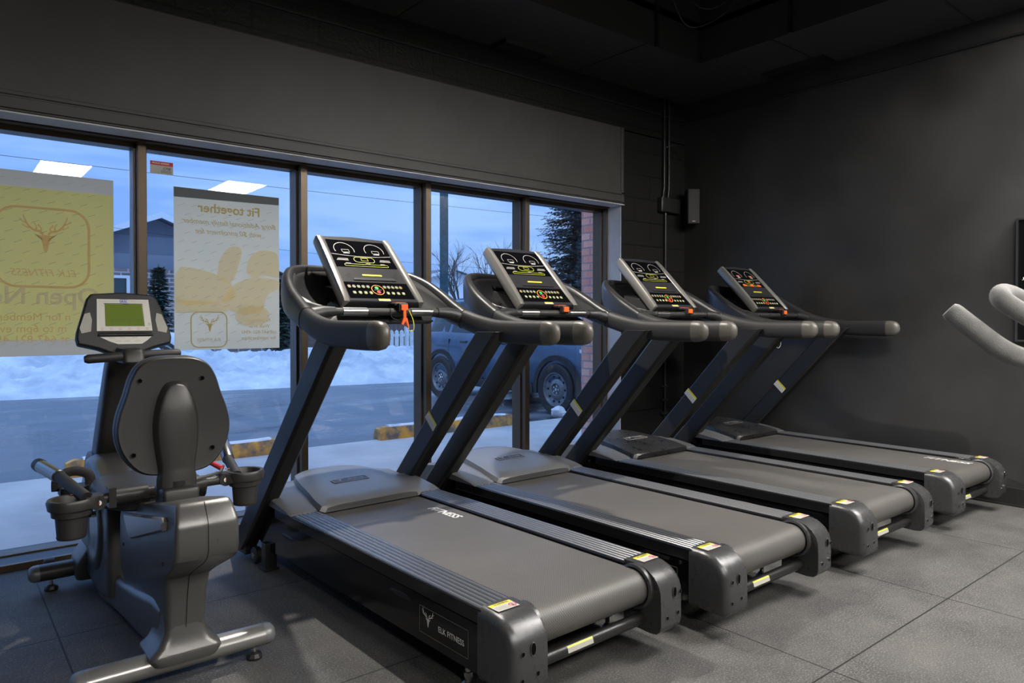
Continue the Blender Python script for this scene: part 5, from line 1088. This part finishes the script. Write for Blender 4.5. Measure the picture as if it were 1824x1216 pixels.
# gabled house on the left
def gable_house(name, x0, x1, y, depth, ze, za, label, xa=None, lower=None, wins=(), wall='siding', zbase=G0):
    t = empty(name, (x0, y, zbase), 0, label, 'house'); L_ = x1-x0; xa = (xa-x0) if xa else L_/2; ze -= zbase; za -= zbase
    b = MB(); b.prism([(0,0),(L_,0),(L_,ze),(xa,za),(0,ze)], 'Y', 0, depth, wall); b.build('wall', t, smooth=0)
    if lower:
        b = MB(); b.box((-.02,-.06,0),(L_+.02,.0,lower-zbase),'hbrick'); b.build('brick_base', t, smooth=0)
    sl = .45
    b = MB()
    def roofside(xe, s_):
        k = (za-ze)/abs(xa-xe); xo = xe+s_*sl; zo = ze-k*sl
        b.loft([[(xa, y_, za+.02),(xo, y_, zo+.02),(xo, y_, zo+.08),(xa, y_, za+.10)] for y_ in (-.5, depth+.5)], 'roof')
    roofside(0, -1); roofside(L_, 1); b.build('roof', t, smooth=0)
    b = MB()
    for xe, s_ in ((0,-1),(L_,1)):
        k = (za-ze)/abs(xa-xe); xo = xe+s_*sl; zo = ze-k*sl
        b.loft([[(xa, y_, za-.02),(xo, y_, zo-.02),(xo, y_, zo+.12),(xa, y_, za+.14)] for y_ in (-.55, -.50)], 'fascia')
    b.build('fascia', t, smooth=0)
    for (wx0, wx1, wz0, wz1) in wins:
        b = MB(); wx0 -= x0; wx1 -= x0; wz0 -= zbase; wz1 -= zbase; f = .08
        for lo, hi in (((wx0-f,-.12,wz0-f),(wx1+f,-.07,wz0)), ((wx0-f,-.12,wz1),(wx1+f,-.07,wz1+f)), ((wx0-f,-.12,wz0),(wx0,-.07,wz1)), ((wx1,-.12,wz0),(wx1+f,-.07,wz1)), (((wx0+wx1)/2-.04,-.12,wz0),((wx0+wx1)/2+.04,-.07,wz1))): b.box(lo, hi, 'fascia')
        w_ = b.build('window', t, smooth=0); b = MB(); b.box((wx0,-.085,wz0),(wx1,-.065,wz1),'hwin'); b.build('pane', w_, smooth=0)
    return t
gable_house('house', 1.2, 8.7, 22.0, 9, 2.55, 4.05, 'grey sided bungalow with a white trimmed gable and brick lower wall', xa=4.95, lower=2.62, wins=((2.6,4.15,1.25,2.35),(6.3,7.4,1.2,2.2)))
gable_house('house', 17.5, 27.5, 33.0, 9, 2.7, 4.0, 'low white house with a dark roof far off behind the bare trees', xa=22.5, wall='fascia', wins=((20,21.2,1.2,2.1),))
gable_house('house', 10.2, 16.0, 31.0, 8, 1.9, 2.6, 'low pale house far off behind the fences', xa=13, wall='siding')

# trees
def bare_tree(loc, h, label, seed):
    rnd = random.Random(seed); b = MB()
    def br(p, d, L_, r, lv):
        n = 3; pts = [p]; q = p
        for k in range(n):
            d = (d+Vector((rnd.uniform(-.16,.16), rnd.uniform(-.16,.16), rnd.uniform(-.02,.10)))).normalized(); q = q+d*(L_/n); pts.append(q)
        b.tube(pts, [r, r*.85, r*.7, r*.55], 'bark', n=5 if lv > 0 else 8, caps=False)
        if lv < 5:
            for k in range(3 if lv < 4 else 2):
                a = rnd.uniform(0, 6.28); s_ = rnd.uniform(.35, .75); nd = (d+Vector((math.cos(a)*s_, math.sin(a)*s_, .12))).normalized()
                br(pts[rnd.choice((1,2,3))] if lv > 0 else pts[rnd.choice((2,3))], nd, L_*rnd.uniform(.62,.8), r*.55, lv+1)
    br(Vector((0,0,0)), Vector((0,0,1)), h*.34, h*.018, 0)
    return b.build('bare_tree', smooth=60, label=label, cat='tree', group='bare trees behind the fences', loc=loc)
for x, y, h, s_, lb in ((17.0, 24, 5.2, 3, 'small bare tree just right of the wooden pole'), (20.4, 26.2, 6.6, 11, 'wide bare tree right of the wooden pole, behind the second console'), (15.0, 26.4, 4.4, 5, 'thin bare tree just left of the wooden pole'),
                      (23.9, 26.0, 5.4, 23, 'bare tree farthest right, toward the tall evergreen'), (12.6, 27, 4.6, 31, 'small bare tree far off left of the pole')):
    bare_tree((x, y, G0), h, lb, s_)
def conifer(loc, h, r, label, seed, m_='needle', levels=34, cat='tree', z0=.8, per=13):
    rnd = random.Random(seed); t = empty('evergreen_tree', loc, 0, label, cat)
    b = MB(); b.tube([(0,0,0),(0,0,h)], [h*.022, .01], 'bark', n=8); b.build('trunk', t)
    vs = []; fs = []
    def leaf(p, d, L_, w_):
        side = d.cross(Vector((0,0,1))).normalized()
        i = len(vs); vs.extend([p-side*w_*.3, p+side*w_*.3, p+d*L_*.6+side*w_*.5+Vector((0,0,-.03)), p+d*L_, p+d*L_*.6-side*w_*.5+Vector((0,0,-.03))]); fs.append((i,i+1,i+2,i+3,i+4))
    for k in range(levels):
        u = k/levels; z = z0+(h-z0)*u; R_ = r*(1-u)**.85*rnd.uniform(.8, 1.08)+.05
        for j in range(per):
            a = rnd.uniform(0, 6.283); Lb = R_*rnd.uniform(.7, 1.08); d = Vector((math.cos(a), math.sin(a), rnd.uniform(-.34, -.08))).normalized()
            n = max(3, int(Lb/.11))
            for q in range(n):
                f = (q+.5)/n; p = Vector((0,0,z+rnd.uniform(-.05,.05)))+d*Lb*f+Vector((0,0,.16*Lb*f*f)); 
                for s_ in (-1, 1):
                    da = a+s_*rnd.uniform(.4, 1.1); leaf(p, Vector((math.cos(da), math.sin(da), rnd.uniform(-.25,.1))).normalized(), .12+.22*(1-f)*min(1, R_)+.05, .07)
                leaf(p, d, .16, .07)
    b = MB(); b.add(vs, fs, m_); b.build('foliage', t, smooth=0, solid=1); return t
conifer((18.1, 18.6, G0), 9.2, 2.15, 'tall blue-green spruce seen against the sky beside the brick pier', 2, levels=60, per=17)
conifer((4.62, 20.4, G0), 2.75, .62, 'small dark green cedar in front of the house, left of the grey poster', 4, 'needleg', 22, z0=.1, per=12)
conifer((7.45, 19.2, G0), 2.5, .55, 'small dark green cedar right of the grey poster', 8, 'needleg', 20, z0=.1, per=12)

# warm light under the shopfront canopy, out of the picture above the windows
t = empty('canopy_light', (2.9, 5.0, 3.6), 0, 'round canopy light outside over the shop windows', 'outdoor light')
b = MB(); b.lathe([(.0001,0),(.12,0),(.12,-.05),(.09,-.06)], 'blk'); b.build('housing', t)
l = lamp('canopy_lamp', 'POINT', (0,0,-.12), 40, (1.0,.52,.30), radius=.08); l.parent = t
b = MB(); b.box((-1.2,-.55,0),(2.4,.35,.12),'dark'); b.build('canopy_panel', t, smooth=0)

# pole and wires
b = MB(); b.tube([(9.98, 15.0, G0), (9.98, 15.0, 8.5)], [.115, .10], 'pole', n=16); b.build('utility_pole', label='tall wooden utility pole seen through the fourth window', cat='utility pole')
for z0_, z1_, y_, sag, lb in ((4.22, 4.42, 16.0, .10, 'thin overhead wire crossing the sky in the leftmost window'), (4.6, 3.1, 20.8, .5, 'faint overhead wire far off, sloping down to the right')):
    pts = [(-6+26*k/20, y_, z0_+(z1_-z0_)*k/20-sag*math.sin(math.pi*k/20)) for k in range(21)]
    b = MB(); b.tube(pts, .0045, 'blk', n=5); b.build('overhead_wire', label=lb, cat='wire')
